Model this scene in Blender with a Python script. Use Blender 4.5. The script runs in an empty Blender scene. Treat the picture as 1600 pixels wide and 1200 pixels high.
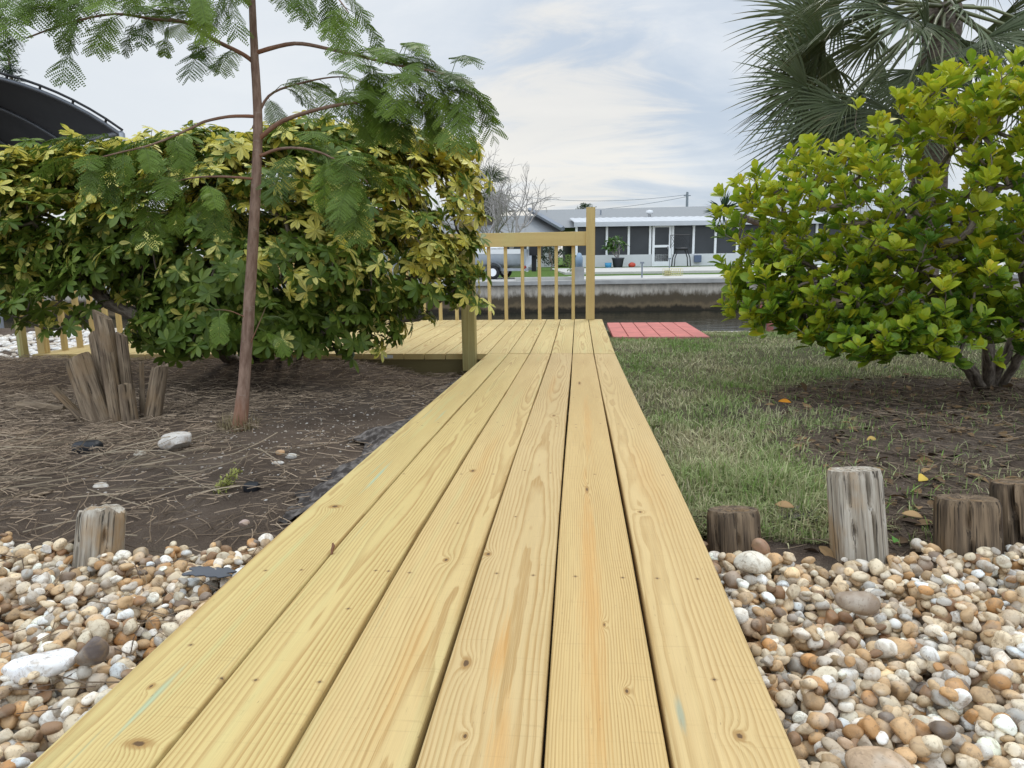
import bpy, math, random
import numpy as np
from mathutils import Matrix, Vector
S = bpy.context.scene
COL = S.collection
rng = np.random.default_rng(7)
random.seed(7)
PI = math.pi
R = math.radians

# ------------------------------------------------------------------ camera frame
F = 1110.0
YAW, PITCH, ROLL = R(5.4), R(10.1), R(0.8)
CAM = np.array([0, 0, 0.553])
fw0 = np.array([-math.sin(YAW), math.cos(YAW), 0]); rt0 = np.array([math.cos(YAW), math.sin(YAW), 0]); up0 = np.array([0, 0, 1.])
fw = fw0 * math.cos(PITCH) - up0 * math.sin(PITCH)
up1 = up0 * math.cos(PITCH) + fw0 * math.sin(PITCH)
rt = rt0 * math.cos(ROLL) - up1 * math.sin(ROLL)
up = up1 * math.cos(ROLL) + rt0 * math.sin(ROLL)

def W(px, py, D):
    """world point seen at photo pixel px,py at distance D along the view axis"""
    return CAM + (fw + rt * (px - 800) / F + up * (600 - py) / F) * D

def G(px, py, z=-0.12):
    d = fw + rt * (px - 800) / F + up * (600 - py) / F
    return CAM + d * ((z - CAM[2]) / d[2])

def FB(xc, d, z):
    """point of the far bank: xc to the right, d ahead"""
    return rt0 * xc + fw0 * d + np.array([0, 0, z])

cam = bpy.data.cameras.new('camera'); co = bpy.data.objects.new('camera', cam); COL.objects.link(co)
m = Matrix.Identity(4)
for i in range(3):
    m[i][0] = rt[i]; m[i][1] = up[i]; m[i][2] = -fw[i]; m[i][3] = CAM[i]
co.matrix_world = m
cam.sensor_width = 36; cam.lens = F / 1600 * 36; cam.clip_start = 0.02; cam.clip_end = 3000
S.camera = co

# ------------------------------------------------------------------ geometry helpers
class Geo:
    def __init__(s): s.V = []; s.Fs = []; s.C = []; s.Wc = []; s.n = 0
    def add(s, V, F_, col=None, wco=None):
        V = np.asarray(V, float).reshape(-1, 3)
        if isinstance(F_, np.ndarray): s.Fs.append(F_ + s.n)
        else:
            byk = {}
            for f in F_: byk.setdefault(len(f), []).append(f)
            for k, L in byk.items(): s.Fs.append(np.array(L, int) + s.n)
        s.V.append(V)
        c = np.zeros((len(V), 4)) if col is None else np.broadcast_to(np.asarray(col, float), (len(V), 4))
        s.C.append(c)
        s.Wc.append(V.copy() if wco is None else np.asarray(wco, float))
        s.n += len(V)
        return s

def obj(name, g, mat, parent=None, smooth=True, local=False):
    V = np.concatenate(g.V) if g.V else np.zeros((0, 3))
    if parent is not None and not local:
        p = parent; off = np.zeros(3)
        while p is not None: off += np.array(p.location); p = p.parent
        V = V - off
    me = bpy.data.meshes.new(name)
    me.vertices.add(len(V)); me.vertices.foreach_set('co', V.astype(np.float32).ravel())
    loops = np.concatenate([f.ravel() for f in g.Fs]); sizes = np.concatenate([np.full(len(f), f.shape[1]) for f in g.Fs])
    starts = np.concatenate([[0], np.cumsum(sizes)[:-1]])
    me.loops.add(len(loops)); me.loops.foreach_set('vertex_index', loops.astype(np.int32))
    me.polygons.add(len(sizes)); me.polygons.foreach_set('loop_start', starts.astype(np.int32))
    me.polygons.foreach_set('use_smooth', np.full(len(sizes), bool(smooth)))
    me.update(calc_edges=True)
    a = me.attributes.new('col', 'FLOAT_COLOR', 'POINT'); a.data.foreach_set('color', np.concatenate(g.C).astype(np.float32).ravel())
    a = me.attributes.new('wco', 'FLOAT_VECTOR', 'POINT'); a.data.foreach_set('vector', np.concatenate(g.Wc).astype(np.float32).ravel())
    me.materials.append(mat)
    if isinstance(smooth, float): me.set_sharp_from_angle(angle=smooth)
    o = bpy.data.objects.new(name, me); COL.objects.link(o)
    if parent is not None: o.parent = parent
    return o

def tag(o, label, cat=None, group=None, kind=None):
    if label: o['label'] = label
    if cat: o['category'] = cat
    if group: o['group'] = group
    if kind: o['kind'] = kind
    return o

def thing(name, label, cat, loc=(0, 0, 0), rz=0, group=None):
    o = bpy.data.objects.new(name, None); COL.objects.link(o); o.empty_display_size = .1
    o.location = tuple(float(v) for v in loc); o.rotation_euler = (0, 0, rz)
    return tag(o, label, cat, group)

def unit(v):
    v = np.asarray(v, float); return v / (np.linalg.norm(v, axis=-1, keepdims=True) + 1e-12)

BOXF = np.array([[0, 3, 2, 1], [4, 5, 6, 7], [0, 1, 5, 4], [1, 2, 6, 5], [2, 3, 7, 6], [3, 0, 4, 7]])
def box(g, c, s, ax=None, col=None, wco_off=None, long=1):
    """box with centre c, full sizes s, axes ax (3 rows); wco has its length along Y"""
    c = np.asarray(c, float); s = np.asarray(s, float) / 2
    L = np.array([[-1, -1, -1], [1, -1, -1], [1, 1, -1], [-1, 1, -1], [-1, -1, 1], [1, -1, 1], [1, 1, 1], [-1, 1, 1]], float) * s
    A = np.eye(3) if ax is None else np.asarray(ax, float)
    order = {1: (0, 1, 2), 0: (1, 0, 2), 2: (0, 2, 1)}[long]
    w = L[:, order] + (np.zeros(3) if wco_off is None else wco_off)
    g.add(c + L @ A, BOXF, col, w)
    return g

def rbox(g, c, s, r=.003, ax=None, col=None, wco_off=None, long=1, seg=1):
    """box with its four long edges rounded, swept along axis `long`"""
    c = np.asarray(c, float); s = np.asarray(s, float)
    A = np.eye(3) if ax is None else np.asarray(ax, float)
    o = {1: (0, 2, 1), 0: (1, 2, 0), 2: (0, 1, 2)}[long]   # two cross axes, then length
    a, b, L = s[o[0]] / 2, s[o[1]] / 2, s[o[2]] / 2
    P = []
    for cx, cy, t0 in ((a - r, b - r, 0), (-a + r, b - r, 90), (-a + r, -b + r, 180), (a - r, -b + r, 270)):
        for t in (0, 45, 90): P.append((cx + r * math.cos(R(t0 + t)), cy + r * math.sin(R(t0 + t))))
    P = np.array(P); n = len(P)
    ys = np.linspace(-L, L, seg + 1)
    V = np.zeros((len(ys) * n, 3)); w = np.zeros_like(V)
    for i, y in enumerate(ys):
        V[i * n:(i + 1) * n, o[0]] = P[:, 0]; V[i * n:(i + 1) * n, o[1]] = P[:, 1]; V[i * n:(i + 1) * n, o[2]] = y
        w[i * n:(i + 1) * n, 0] = P[:, 0]; w[i * n:(i + 1) * n, 2] = P[:, 1]; w[i * n:(i + 1) * n, 1] = y
    fs = [tuple(i * n + k for k in q) for i in range(len(ys) - 1) for q in [((j), (j + 1) % n, n + (j + 1) % n, n + j) for j in range(n)]]
    fs += [tuple(range(n))[::-1], tuple((len(ys) - 1) * n + k for k in range(n))]
    if long == 0 or long == 1: fs = [f[::-1] for f in fs] if long == 1 else fs
    g.add(c + V @ A, fs, col, w + (np.zeros(3) if wco_off is None else wco_off))
    return g

def tube(g, pts, rad, sides=6, col=None, cap=True, wob=0, wl=None):
    pts = np.asarray(pts, float); n = len(pts); rad = np.broadcast_to(np.asarray(rad, float), (n,))
    T = np.gradient(pts, axis=0); T = unit(T)
    u = np.cross(T[0], [0.31, 0.17, 0.93]);
    if np.linalg.norm(u) < 1e-3: u = np.cross(T[0], [1, 0, 0])
    u = unit(u); V = np.zeros((n, sides, 3)); w = np.zeros((n, sides, 3))
    ang = np.linspace(0, 2 * PI, sides, endpoint=False); ca, sa = np.cos(ang), np.sin(ang)
    ln = 0
    for i in range(n):
        u = unit(u - T[i] * np.dot(u, T[i])); v = np.cross(T[i], u)
        r = rad[i] * (1 + (wob * rng.normal(size=sides) if wob else 0))
        V[i] = pts[i] + np.outer(ca * r, u) + np.outer(sa * r, v)
        if i: ln += np.linalg.norm(pts[i] - pts[i - 1])
        w[i, :, 0] = ca * rad[i]; w[i, :, 2] = sa * rad[i]; w[i, :, 1] = ln
    i, j = np.meshgrid(np.arange(n - 1), np.arange(sides), indexing='ij'); j2 = (j + 1) % sides
    fq = np.stack([i * sides + j, i * sides + j2, (i + 1) * sides + j2, (i + 1) * sides + j], -1).reshape(-1, 4)
    g.add(V.reshape(-1, 3), fq, col, w.reshape(-1, 3) + (0 if wl is None else np.asarray(wl)))
    if cap:
        g.add(V[-1], [tuple(range(sides))], col, w[-1]); g.add(V[0], [tuple(range(sides))[::-1]], col, w[0])
    return g

def lathe(g, prof, c=(0, 0, 0), n=24, col=None):
    prof = np.asarray(prof, float); k = len(prof); a = np.linspace(0, 2 * PI, n, endpoint=False)
    V = np.zeros((k, n, 3)); V[:, :, 0] = prof[:, :1] * np.cos(a); V[:, :, 1] = prof[:, :1] * np.sin(a); V[:, :, 2] = prof[:, 1:]
    i, j = np.meshgrid(np.arange(k - 1), np.arange(n), indexing='ij'); j2 = (j + 1) % n
    g.add(V.reshape(-1, 3) + np.asarray(c), np.stack([i * n + j, i * n + j2, (i + 1) * n + j2, (i + 1) * n + j], -1).reshape(-1, 4), col)
    return g

def instance(g, pv, pf, pos, Rm, sc, col):
    """pv (n,3), pf (m,k), pos (N,3), Rm (N,3,3) rows=axes, sc (N,) or (N,3), col (N,n,4)"""
    N = len(pos); n = len(pv)
    sc = np.asarray(sc, float);
    if sc.ndim == 1: sc = sc[:, None] * np.ones(3)
    L = pv[None] * sc[:, None, :] if pv.ndim == 2 else pv * sc[:, None, :]
    V = np.einsum('nij,njk->nik', L, Rm) + pos[:, None, :]
    Fi = (pf[None] + (np.arange(N) * n)[:, None, None]).reshape(-1, pf.shape[1])
    g.add(V.reshape(-1, 3), Fi, col.reshape(-1, 4))

def frames(yd, nd):
    """rows x,y,z from leaf direction y and wanted normal"""
    y = unit(yd); x = unit(np.cross(y, nd)); z = np.cross(x, y)
    return np.stack([x, y, z], 1)

def leafproto(nl, prof, fold=.15, droop=.15):
    """leaf of length 1 with half-width profile prof over nl stations; x across, y along"""
    t = np.linspace(0, 1, nl); hw = np.interp(t, np.linspace(0, 1, len(prof)), prof)
    V = []; A = []
    for i in range(nl):
        z = -droop * t[i] ** 2
        V += [(-hw[i], t[i], z + fold * hw[i]), (0, t[i], z), (hw[i], t[i], z + fold * hw[i])]; A += [(1, t[i]), (0, t[i]), (1, t[i])]
    Fq = []
    for i in range(nl - 1):
        b = 3 * i
        Fq += [(b, b + 1, b + 4, b + 3), (b + 1, b + 2, b + 5, b + 4)]
    return np.array(V), np.array(Fq), np.array(A)

# smooth value noise for terrain and shapes
_perm = np.random.default_rng(3).random((256, 256))
def vnoise(x, y):
    x = np.asarray(x, float); y = np.asarray(y, float)
    xi = np.floor(x).astype(int); yi = np.floor(y).astype(int); fx = x - xi; fy = y - yi
    fx = fx * fx * (3 - 2 * fx); fy = fy * fy * (3 - 2 * fy)
    p = lambda a, b: _perm[a & 255, b & 255]
    return (p(xi, yi) * (1 - fx) + p(xi + 1, yi) * fx) * (1 - fy) + (p(xi, yi + 1) * (1 - fx) + p(xi + 1, yi + 1) * fx) * fy
def fbm(x, y, o=4):
    s = 0; a = .5
    for k in range(o): s = s + a * (vnoise(x * 2 ** k + 17 * k, y * 2 ** k + 5 * k) - .5); a *= .5
    return s

# ------------------------------------------------------------------ material helpers
class NT:
    def __init__(s, name):
        s.m = bpy.data.materials.new(name); s.m.use_nodes = True; s.t = s.m.node_tree; s.t.nodes.clear()
        s.out = s.t.nodes.new('ShaderNodeOutputMaterial')
    def n(s, ty, **kw):
        nd = s.t.nodes.new(ty)
        for k, v in kw.items():
            if k.startswith('_'): setattr(nd, k[1:], v)
        for k, v in kw.items():
            if k.startswith('_'): continue
            key = int(k[1:]) if k[0] == 'i' and k[1:].isdigit() else k.replace('__', ' ')
            s.set(nd.inputs[key], v)
        return nd
    def set(s, sock, v):
        if isinstance(v, bpy.types.NodeSocket): s.t.links.new(v, sock)
        elif isinstance(v, (tuple, list)) and len(v) == 3 and sock.type == 'RGBA': sock.default_value = (*v, 1)
        else: sock.default_value = v
    def math(s, op, a, b=0, c=0, clamp=False):
        nd = s.t.nodes.new('ShaderNodeMath'); nd.operation = op; nd.use_clamp = clamp
        for i, v in enumerate((a, b, c)): s.set(nd.inputs[i], v)
        return nd.outputs[0]
    def mix(s, f, a, b, mode='MIX'):
        nd = s.t.nodes.new('ShaderNodeMix'); nd.data_type = 'RGBA'; nd.blend_type = mode
        s.set(nd.inputs[0], f); s.set(nd.inputs[6], a); s.set(nd.inputs[7], b)
        return nd.outputs[2]
    def ramp(s, v, lo, hi, a=0., b=1.):
        nd = s.t.nodes.new('ShaderNodeMapRange'); nd.interpolation_type = 'SMOOTHSTEP'
        for i, x in enumerate((v, lo, hi, a, b)): s.set(nd.inputs[i], x)
        return nd.outputs[0]
    def noise(s, vec, scale=5., detail=2., rough=.5, dist=0.):
        nd = s.n('ShaderNodeTexNoise'); s.set(nd.inputs['Vector'], vec)
        nd.inputs['Scale'].default_value = scale; nd.inputs['Detail'].default_value = detail
        nd.inputs['Roughness'].default_value = rough; nd.inputs['Distortion'].default_value = dist
        return nd.outputs[0]
    def vec(s, x, y, z):
        nd = s.t.nodes.new('ShaderNodeCombineXYZ')
        for i, v in enumerate((x, y, z)): s.set(nd.inputs[i], v)
        return nd.outputs[0]
    def sep(s, v):
        nd = s.t.nodes.new('ShaderNodeSeparateXYZ'); s.set(nd.inputs[0], v); return nd.outputs
    def mul(s, v, k):
        nd = s.t.nodes.new('ShaderNodeVectorMath'); nd.operation = 'MULTIPLY'; s.set(nd.inputs[0], v); s.set(nd.inputs[1], k); return nd.outputs[0]
    def attr(s, name):
        nd = s.t.nodes.new('ShaderNodeAttribute'); nd.attribute_name = name; return nd
    def pos(s): return s.n('ShaderNodeNewGeometry').outputs['Position']
    def objco(s): return s.n('ShaderNodeTexCoord').outputs['Object']
    def bump(s, h, strength=.3, dist=.01):
        nd = s.n('ShaderNodeBump'); nd.inputs['Strength'].default_value = strength; nd.inputs['Distance'].default_value = dist
        s.set(nd.inputs['Height'], h); return nd.outputs[0]
    def bsdf(s, col, rough=.6, normal=None, spec=.4, metal=0., **kw):
        nd = s.n('ShaderNodeBsdfPrincipled'); s.set(nd.inputs['Base Color'], col); s.set(nd.inputs['Roughness'], rough)
        nd.inputs['Specular IOR Level'].default_value = spec; nd.inputs['Metallic'].default_value = metal
        if normal is not None: s.set(nd.inputs['Normal'], normal)
        s.t.links.new(nd.outputs[0], s.out.inputs[0]); return nd
    def leaf(s, col, rough=.4, trans=.3, tcol=None, spec=.4, normal=None):
        p = s.bsdf(col, rough, normal, spec); t = s.n('ShaderNodeBsdfTranslucent'); s.set(t.inputs[0], tcol or col)
        mx = s.n('ShaderNodeMixShader'); mx.inputs[0].default_value = trans
        s.t.links.new(p.outputs[0], mx.inputs[1]); s.t.links.new(t.outputs[0], mx.inputs[2]); s.t.links.new(mx.outputs[0], s.out.inputs[0])

def plain(name, c, rough=.6, metal=0., var=.15, scale=8., spec=.4, bump=.0, stretch=(1, 1, 1)):
    t = NT(name); v = t.mul(t.objco(), stretch); n = t.noise(v, scale, 5., .6)
    col = t.mix(n, tuple(x * (1 - var * 1.6) for x in c), tuple(min(1, x * (1 + var * 1.6)) for x in c))
    t.bsdf(col, rough, t.bump(n, bump, .01) if bump else None, spec, metal)
    return t.m

def wood(name, light=(.565, .425, .21), dark=(.345, .205, .068), x0=0., z0=.05, za=.05, yf=.45, seed=0., ring=.0052,
         knots=(), dots=(), stains=(), green=.25, contrast=1., zoff=True):
    """sawn pine: rings of a log cut by the board. wco: x across, y along, z depth"""
    t = NT(name); w = t.attr('wco').outputs['Vector']; x, y, z = t.sep(w)
    # slow drift of the pith along the board
    n1 = t.noise(t.vec(seed, t.math('MULTIPLY', y, yf), seed * .37), 1., 2., .5)
    n2 = t.noise(t.vec(seed + 7.7, t.math('MULTIPLY', y, .8), 1.3), 1., 2., .5)
    xx = t.math('SUBTRACT', x, t.math('ADD', t.math('MULTIPLY', t.math('SUBTRACT', n2, .5), .05), x0))
    zz = t.math('ADD', t.math('ADD', z, z0), t.math('MULTIPLY', t.math('SUBTRACT', n1, .5), za * 2))
    r = t.math('SQRT', t.math('ADD', t.math('MULTIPLY', xx, xx), t.math('MULTIPLY', zz, zz)))
    nw = t.noise(t.mul(w, (14., 2.2, 14.)), 1., 3., .55)
    nb = t.noise(t.mul(w, (60., 5., 60.)), 1., 2., .5)
    r = t.math('ADD', r, t.math('ADD', t.math('MULTIPLY', t.math('SUBTRACT', nw, .5), .010), t.math('MULTIPLY', t.math('SUBTRACT', nb, .5), .0032)))
    kd = None
    for (kx, ky, a, b) in knots:
        d = t.math('SQRT', t.math('ADD', t.math('POWER', t.math('DIVIDE', t.math('SUBTRACT', x, kx), a), 2.), t.math('POWER', t.math('DIVIDE', t.math('SUBTRACT', y, ky), b), 2.)))
        kd = d if kd is None else t.math('MINIMUM', kd, d)
    if kd is not None:
        r = t.math('ADD', r, t.math('MULTIPLY', t.math('POWER', 2.718, t.math('MULTIPLY', kd, -.55)), .02))
    fr = t.math('FRACT', t.math('DIVIDE', r, ring))
    late = t.math('MULTIPLY', t.ramp(fr, .30, .86), t.ramp(fr, 1.0, .93))
    late = t.math('MULTIPLY', late, t.ramp(t.noise(t.mul(w, (520., 5., 520.)), 1., 3., .6), .28, .58, .35, 1.))
    area = t.noise(t.mul(w, (9., .9, 9.)), 1., 2., .5)
    late = t.math('MULTIPLY', late, t.ramp(area, .25, .7, .35 * contrast, 1. * contrast))
    big = t.noise(t.mul(w, (5., .55, 5.)), 1., 3., .6)
    lt = t.mix(t.ramp(big, .3, .7), light, tuple(c * k for c, k in zip(light, (.87, .85, .80))))
    col = t.mix(late, lt, dark)
    # copper-green treatment tint in long streaks
    gn = t.noise(t.vec(t.math('MULTIPLY', x, 38.), t.math('MULTIPLY', y, 1.3), seed), 1., 3., .55)
    col = t.mix(t.math('MULTIPLY', t.ramp(gn, .52, .78), green), col, (.42, .46, .21))
    gs = t.noise(t.vec(t.math('MULTIPLY', x, 90.), t.math('MULTIPLY', y, 2.4), seed + 3.), 1., 2., .5)
    col = t.mix(t.math('MULTIPLY', t.ramp(gs, .70, .80), green * 1.5), col, (.30, .42, .26))
    for (sx, sy, a, b, c, k) in stains:
        d = t.math('SQRT', t.math('ADD', t.math('POWER', t.math('DIVIDE', t.math('SUBTRACT', xx if False else x, sx), a), 2.), t.math('POWER', t.math('DIVIDE', t.math('SUBTRACT', y, sy), b), 2.)))
        d = t.math('ADD', d, t.math('MULTIPLY', t.math('SUBTRACT', t.noise(t.mul(w, (110., 4., 110.)), 1., 5., .7), .5), 2.2))
        col = t.mix(t.math('MULTIPLY', t.ramp(d, 1.1, .1), k), col, c)
    pore = t.noise(t.mul(w, (420., 22., 420.)), 1., 2., .5)
    col = t.mix(t.math('MULTIPLY', t.ramp(pore, .66, .76), .38), col, (.22, .14, .06))
    fib = t.noise(t.mul(w, (900., 9., 900.)), 1., 2., .6)
    col = t.mix(.34, col, t.mix(fib, (.22, .22, .22), (.8, .8, .8)), 'OVERLAY')
    # saw chatter across the board and faint scuffs
    ch = t.noise(t.mul(w, (7., 160., 7.)), 1., 2., .6)
    col = t.mix(t.math('MULTIPLY', t.ramp(ch, .58, .8), .24), col, (.25, .17, .07))
    sc = t.noise(t.mul(w, (150., 40., 150.)), 1., 3., .7)
    col = t.mix(t.math('MULTIPLY', t.ramp(sc, .66, .76), .55), col, (.17, .11, .05))
    if kd is not None:
        kk = t.math('ADD', kd, t.math('MULTIPLY', t.math('SUBTRACT', t.noise(t.mul(w, (160., 60., 160.)), 1., 3., .6), .5), .9))
        col = t.mix(t.ramp(kk, 1.9, .9, 0., .75), col, (.30, .165, .05))
        col = t.mix(t.ramp(kk, .75, .45, 0., .85), col, (.075, .04, .02))
    dd = None
    for (kx, ky, a) in dots:
        d = t.math('ADD', t.math('ABSOLUTE', t.math('DIVIDE', t.math('SUBTRACT', x, kx), a)), t.math('ABSOLUTE', t.math('DIVIDE', t.math('SUBTRACT', y, ky), a)))
        dd = d if dd is None else t.math('MINIMUM', dd, d)
    if dd is not None:
        col = t.mix(t.ramp(dd, 2.6, 1.2, 0., .55), col, (.26, .15, .06))
        col = t.mix(t.ramp(dd, 1.0, .7, 0., .8), col, (.05, .035, .02))
    h = t.math('ADD', t.math('MULTIPLY', late, .5), t.math('MULTIPLY', fib, .35))
    t.bsdf(col, t.ramp(fib, .2, .8, .62, .78), t.bump(h, .22, .0012), .25)
    return t.m

def weathered(name, a=(.30, .26, .21), b=(.13, .10, .075), c=(.20, .13, .06), crack=.5, fiber=(60., 3.2, 60.)):
    t = NT(name); w = t.attr('wco').outputs['Vector']
    n = t.noise(t.mul(w, fiber), 1., 5., .65); n2 = t.noise(t.mul(w, (9., 5., 9.)), 1., 4., .6); n3 = t.noise(t.mul(w, (170., 5., 170.)), 1., 3., .6)
    col = t.mix(t.ramp(n, .35, .68), b, a); col = t.mix(t.math('MULTIPLY', t.ramp(n2, .5, .68), .7), col, c)
    col = t.mix(t.math('MULTIPLY', t.ramp(n3, .46, .34), crack), col, (.025, .02, .015))
    t.bsdf(col, .88, t.bump(t.math('ADD', n, n3), .8, .004), .15)
    return t.m

# ------------------------------------------------------------------ world + sun
SUN_EL, SUN_AZ = R(52), R(-12)          # high, ahead and a little right (azimuth from +Y, clockwise negative = left)
wd = bpy.data.worlds.new('World'); S.world = wd; wd.use_nodes = True
wt = wd.node_tree; wt.nodes.clear()
class WN(NT):
    def __init__(s): s.t = wt
w = WN()
wo = wt.nodes.new('ShaderNodeOutputWorld'); bg = wt.nodes.new('ShaderNodeBackground'); bg.inputs['Strength'].default_value = .1
sky = wt.nodes.new('ShaderNodeTexSky'); sky.sky_type = 'NISHITA'; sky.sun_disc = False; sky.sun_elevation = SUN_EL; sky.sun_rotation = R(20); sky.altitude = 0; sky.air_density = 1; sky.dust_density = 2
dirv = w.n('ShaderNodeTexCoord').outputs['Generated']; dx, dy, dz = w.sep(dirv)
dzc = w.math('MAXIMUM', dz, .0)
k = w.math('DIVIDE', 1., w.math('ADD', dzc, .24))
cp = w.vec(w.math('MULTIPLY', dx, k), w.math('MULTIPLY', dy, k), 2.7)
n1 = w.noise(cp, 1.15, 7., .55, .5); n2 = w.noise(w.mul(cp, (.7, 1.5, 1.)), 2.4, 6., .6, .9); n3 = w.noise(cp, .55, 2., .5)
cl = w.math('ADD', w.math('MULTIPLY', n1, .55), w.math('ADD', w.math('MULTIPLY', n2, .25), w.math('MULTIPLY', n3, .3)))
c = w.mix(w.ramp(cl, .46, .64), (5.5, 6.4, 7.55), (8.1, 8.55, 9.0))
# brighter thin cloud to the left, as where the light comes through
def dirdot(px, py):
    d = unit(fw + rt * (px - 800) / F + up * (600 - py) / F)
    return w.math('ADD', w.math('ADD', w.math('MULTIPLY', dx, float(d[0])), w.math('MULTIPLY', dy, float(d[1]))), w.math('MULTIPLY', dz, float(d[2])))
c = w.mix(w.ramp(w.math('ADD', dirdot(230, 120), w.math('MULTIPLY', w.math('SUBTRACT', n1, .5), .12)), .84, 1.0, 0., .8), c, (9.1, 9.4, 9.6))
gl = w.math('ADD', dirdot(880, 215), w.math('MULTIPLY', w.math('SUBTRACT', n2, .5), .05))
c = w.mix(w.ramp(gl, .984, 1.0, 0., .7), c, (9.7, 9.2, 8.3))
# overcast sky: brighter overhead than near the horizon; raised behind camera as added fill
zen_fill = w.math('MULTIPLY', w.ramp(dz, .32, .95, 1., 2.0), w.ramp(dy, .30, -.6, 1., 2.1))
c = w.mul(c, w.vec(zen_fill, zen_fill, zen_fill))
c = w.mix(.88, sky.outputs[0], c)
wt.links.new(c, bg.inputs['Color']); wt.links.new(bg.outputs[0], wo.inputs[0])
sl = bpy.data.lights.new('sun', 'SUN'); sl.energy = 1.1; sl.angle = R(14); sl.color = (1., .95, .87)
so = bpy.data.objects.new('sun', sl); COL.objects.link(so)
sd = Vector((math.cos(SUN_EL) * math.sin(R(20)), math.cos(SUN_EL) * math.cos(R(20)), math.sin(SUN_EL)))
so.rotation_euler = sd.to_track_quat('Z', 'Y').to_euler()
S.view_settings.view_transform = 'Standard'; S.view_settings.look = 'None'; S.view_settings.exposure = 0.0; S.view_settings.gamma = 1

# ------------------------------------------------------------------ terrain
DK = -0.087                 # deck top
XL, XR = -0.612, 0.246     # walkway edges
YJ = 4.75                  # joint between walkway and deck
WATER = -1.30
FARD = 24.3                # far seawall distance
def walk_z(Y): return np.interp(Y, [-2, .7, 1.3, 2.05, 3.2, 4.75], [0.004, 0, .002, -.014, -.05, DK])

def gh(X, Y):
    X = np.asarray(X, float); Y = np.asarray(Y, float)
    z = np.interp(Y, [-50, .3, 1.45, 1.75, 2.6, 4.8, 8.6], [-.17, -.17, -.16, -.125, -.14, -.235, -.26])
    zr = np.interp(Y, [-50, .3, 1.45, 1.75, 2.6, 4.2, 5.6, 7.2, 8.6], [-.17, -.17, -.16, -.11, -.12, -.17, -.17, -.24, -.34])
    sm = lambda v: np.clip(v, 0, 1) ** 2 * (3 - 2 * np.clip(v, 0, 1))
    z = z + .105 * sm((-X - 1.0) / .5) * sm((Y - 3.7) / .85) * sm((4.90 - Y) / .12)
    s = np.clip((X + .1) / .3, 0, 1); z = z * (1 - s) + zr * s
    z = z + .05 * fbm(X * 1.3, Y * 1.3, 3) + .035 * fbm(X * 7, Y * 7, 4) * np.clip(4 - Y * .3, .3, 1)
    d = -math.sin(YAW) * X + math.cos(YAW) * Y
    z = np.where(Y > 8.55, -2.6, z)
    zf = np.interp(d, [FARD, 30, 43, 400], [-.36, -.2, -.08, -.06]) + .03 * fbm(X * .5, Y * .5, 2)
    return np.where(d > FARD + .25, zf, z)

def ax(spec):
    out = []
    for a, b, st in spec: out += list(np.arange(a, b - st * .3, st))
    return np.array(out + [spec[-1][1]])
xs = ax([(-600, -100, 100), (-100, -20, 10), (-20, -6, 1), (-6, -3.6, .12), (-3.6, 3.4, .024), (3.4, 6, .12), (6, 20, 1), (20, 100, 10), (100, 600, 100)])
ys = ax([(-60, -4, 8), (-4, .2, .3), (.2, 5.2, .022), (5.2, 8.5, .07), (8.5, 8.6, .05), (8.6, 18, 2), (18, 32, .25), (32, 60, 2), (60, 200, 20), (200, 900, 100)])
XX, YY = np.meshgrid(xs, ys, indexing='ij')
g = Geo(); nx, ny = len(xs), len(ys)
i, j = np.meshgrid(np.arange(nx - 1), np.arange(ny - 1), indexing='ij')
g.add(np.stack([XX, YY, gh(XX, YY)], -1).reshape(-1, 3), np.stack([i * ny + j, (i + 1) * ny + j, (i + 1) * ny + j + 1, i * ny + j + 1], -1).reshape(-1, 4))

BUSHC = G(1545, 605, -.16)      # base of the yellow-green bush
def mulch_mask(X, Y):           # 1 inside bare mulch under the bush
    d = np.hypot((X - BUSHC[0] + .0) / 1.45, (Y - BUSHC[1] + .70) / 1.0) + .9 * fbm(X * 2.2, Y * 2.2, 3)
    return np.clip((1.05 - d) / .25, 0, 1)

t = NT('soil'); p = t.pos(); x, y, z = t.sep(p)
a = t.noise(p, 3., 6., .65); b = t.noise(p, 40., 5., .7); cN = t.noise(p, 160., 3., .6)
soil = t.mix(t.ramp(a, .35, .68), (.080, .057, .042), (.165, .125, .095))
soil = t.mix(t.ramp(b, .35, .7), soil, (.12, .088, .064)); soil = t.mix(t.math('MULTIPLY', t.ramp(cN, .60, .72), .5), soil, (.22, .17, .12))
vor = t.n('ShaderNodeTexVoronoi', Scale=55.); t.set(vor.inputs['Vector'], p)
soil = t.mix(t.math('MULTIPLY', t.ramp(vor.outputs['Distance'], .16, .10), t.ramp(a, .5, .62)), soil, (.42, .38, .33))
turf = t.mix(t.ramp(b, .3, .7), (.075, .066, .036), (.15, .135, .07))
right = t.ramp(x, .1, .4)
mdx = t.math('DIVIDE', t.math('SUBTRACT', x, float(BUSHC[0])), 1.45); mdy = t.math('SUBTRACT', y, float(BUSHC[1]) - .70)
md = t.math('ADD', t.math('SQRT', t.math('ADD', t.math('MULTIPLY', mdx, mdx), t.math('MULTIPLY', mdy, mdy))), t.math('MULTIPLY', t.math('SUBTRACT', a, .5), .6))
bare_ = t.math('MULTIPLY', t.ramp(x, .58, .74), t.ramp(y, 3.0, 2.6))
soil = t.mix(t.math('MULTIPLY', t.math('MULTIPLY', right, t.ramp(y, 1.7, 2.1)), t.math('MULTIPLY', t.ramp(md, .85, 1.15), t.math('SUBTRACT', 1., bare_))), soil, turf)
lawn = t.mix(t.ramp(t.noise(p, 12., 5., .7), .3, .7), (.05, .10, .018), (.11, .17, .035))
soil = t.mix(t.math('MULTIPLY', t.ramp(y, 1.62, 1.48), .8), soil, t.mix(cN, (.16, .12, .085), (.34, .28, .21)))
soil = t.mix(t.ramp(y, 17., 18.), soil, lawn)
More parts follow.
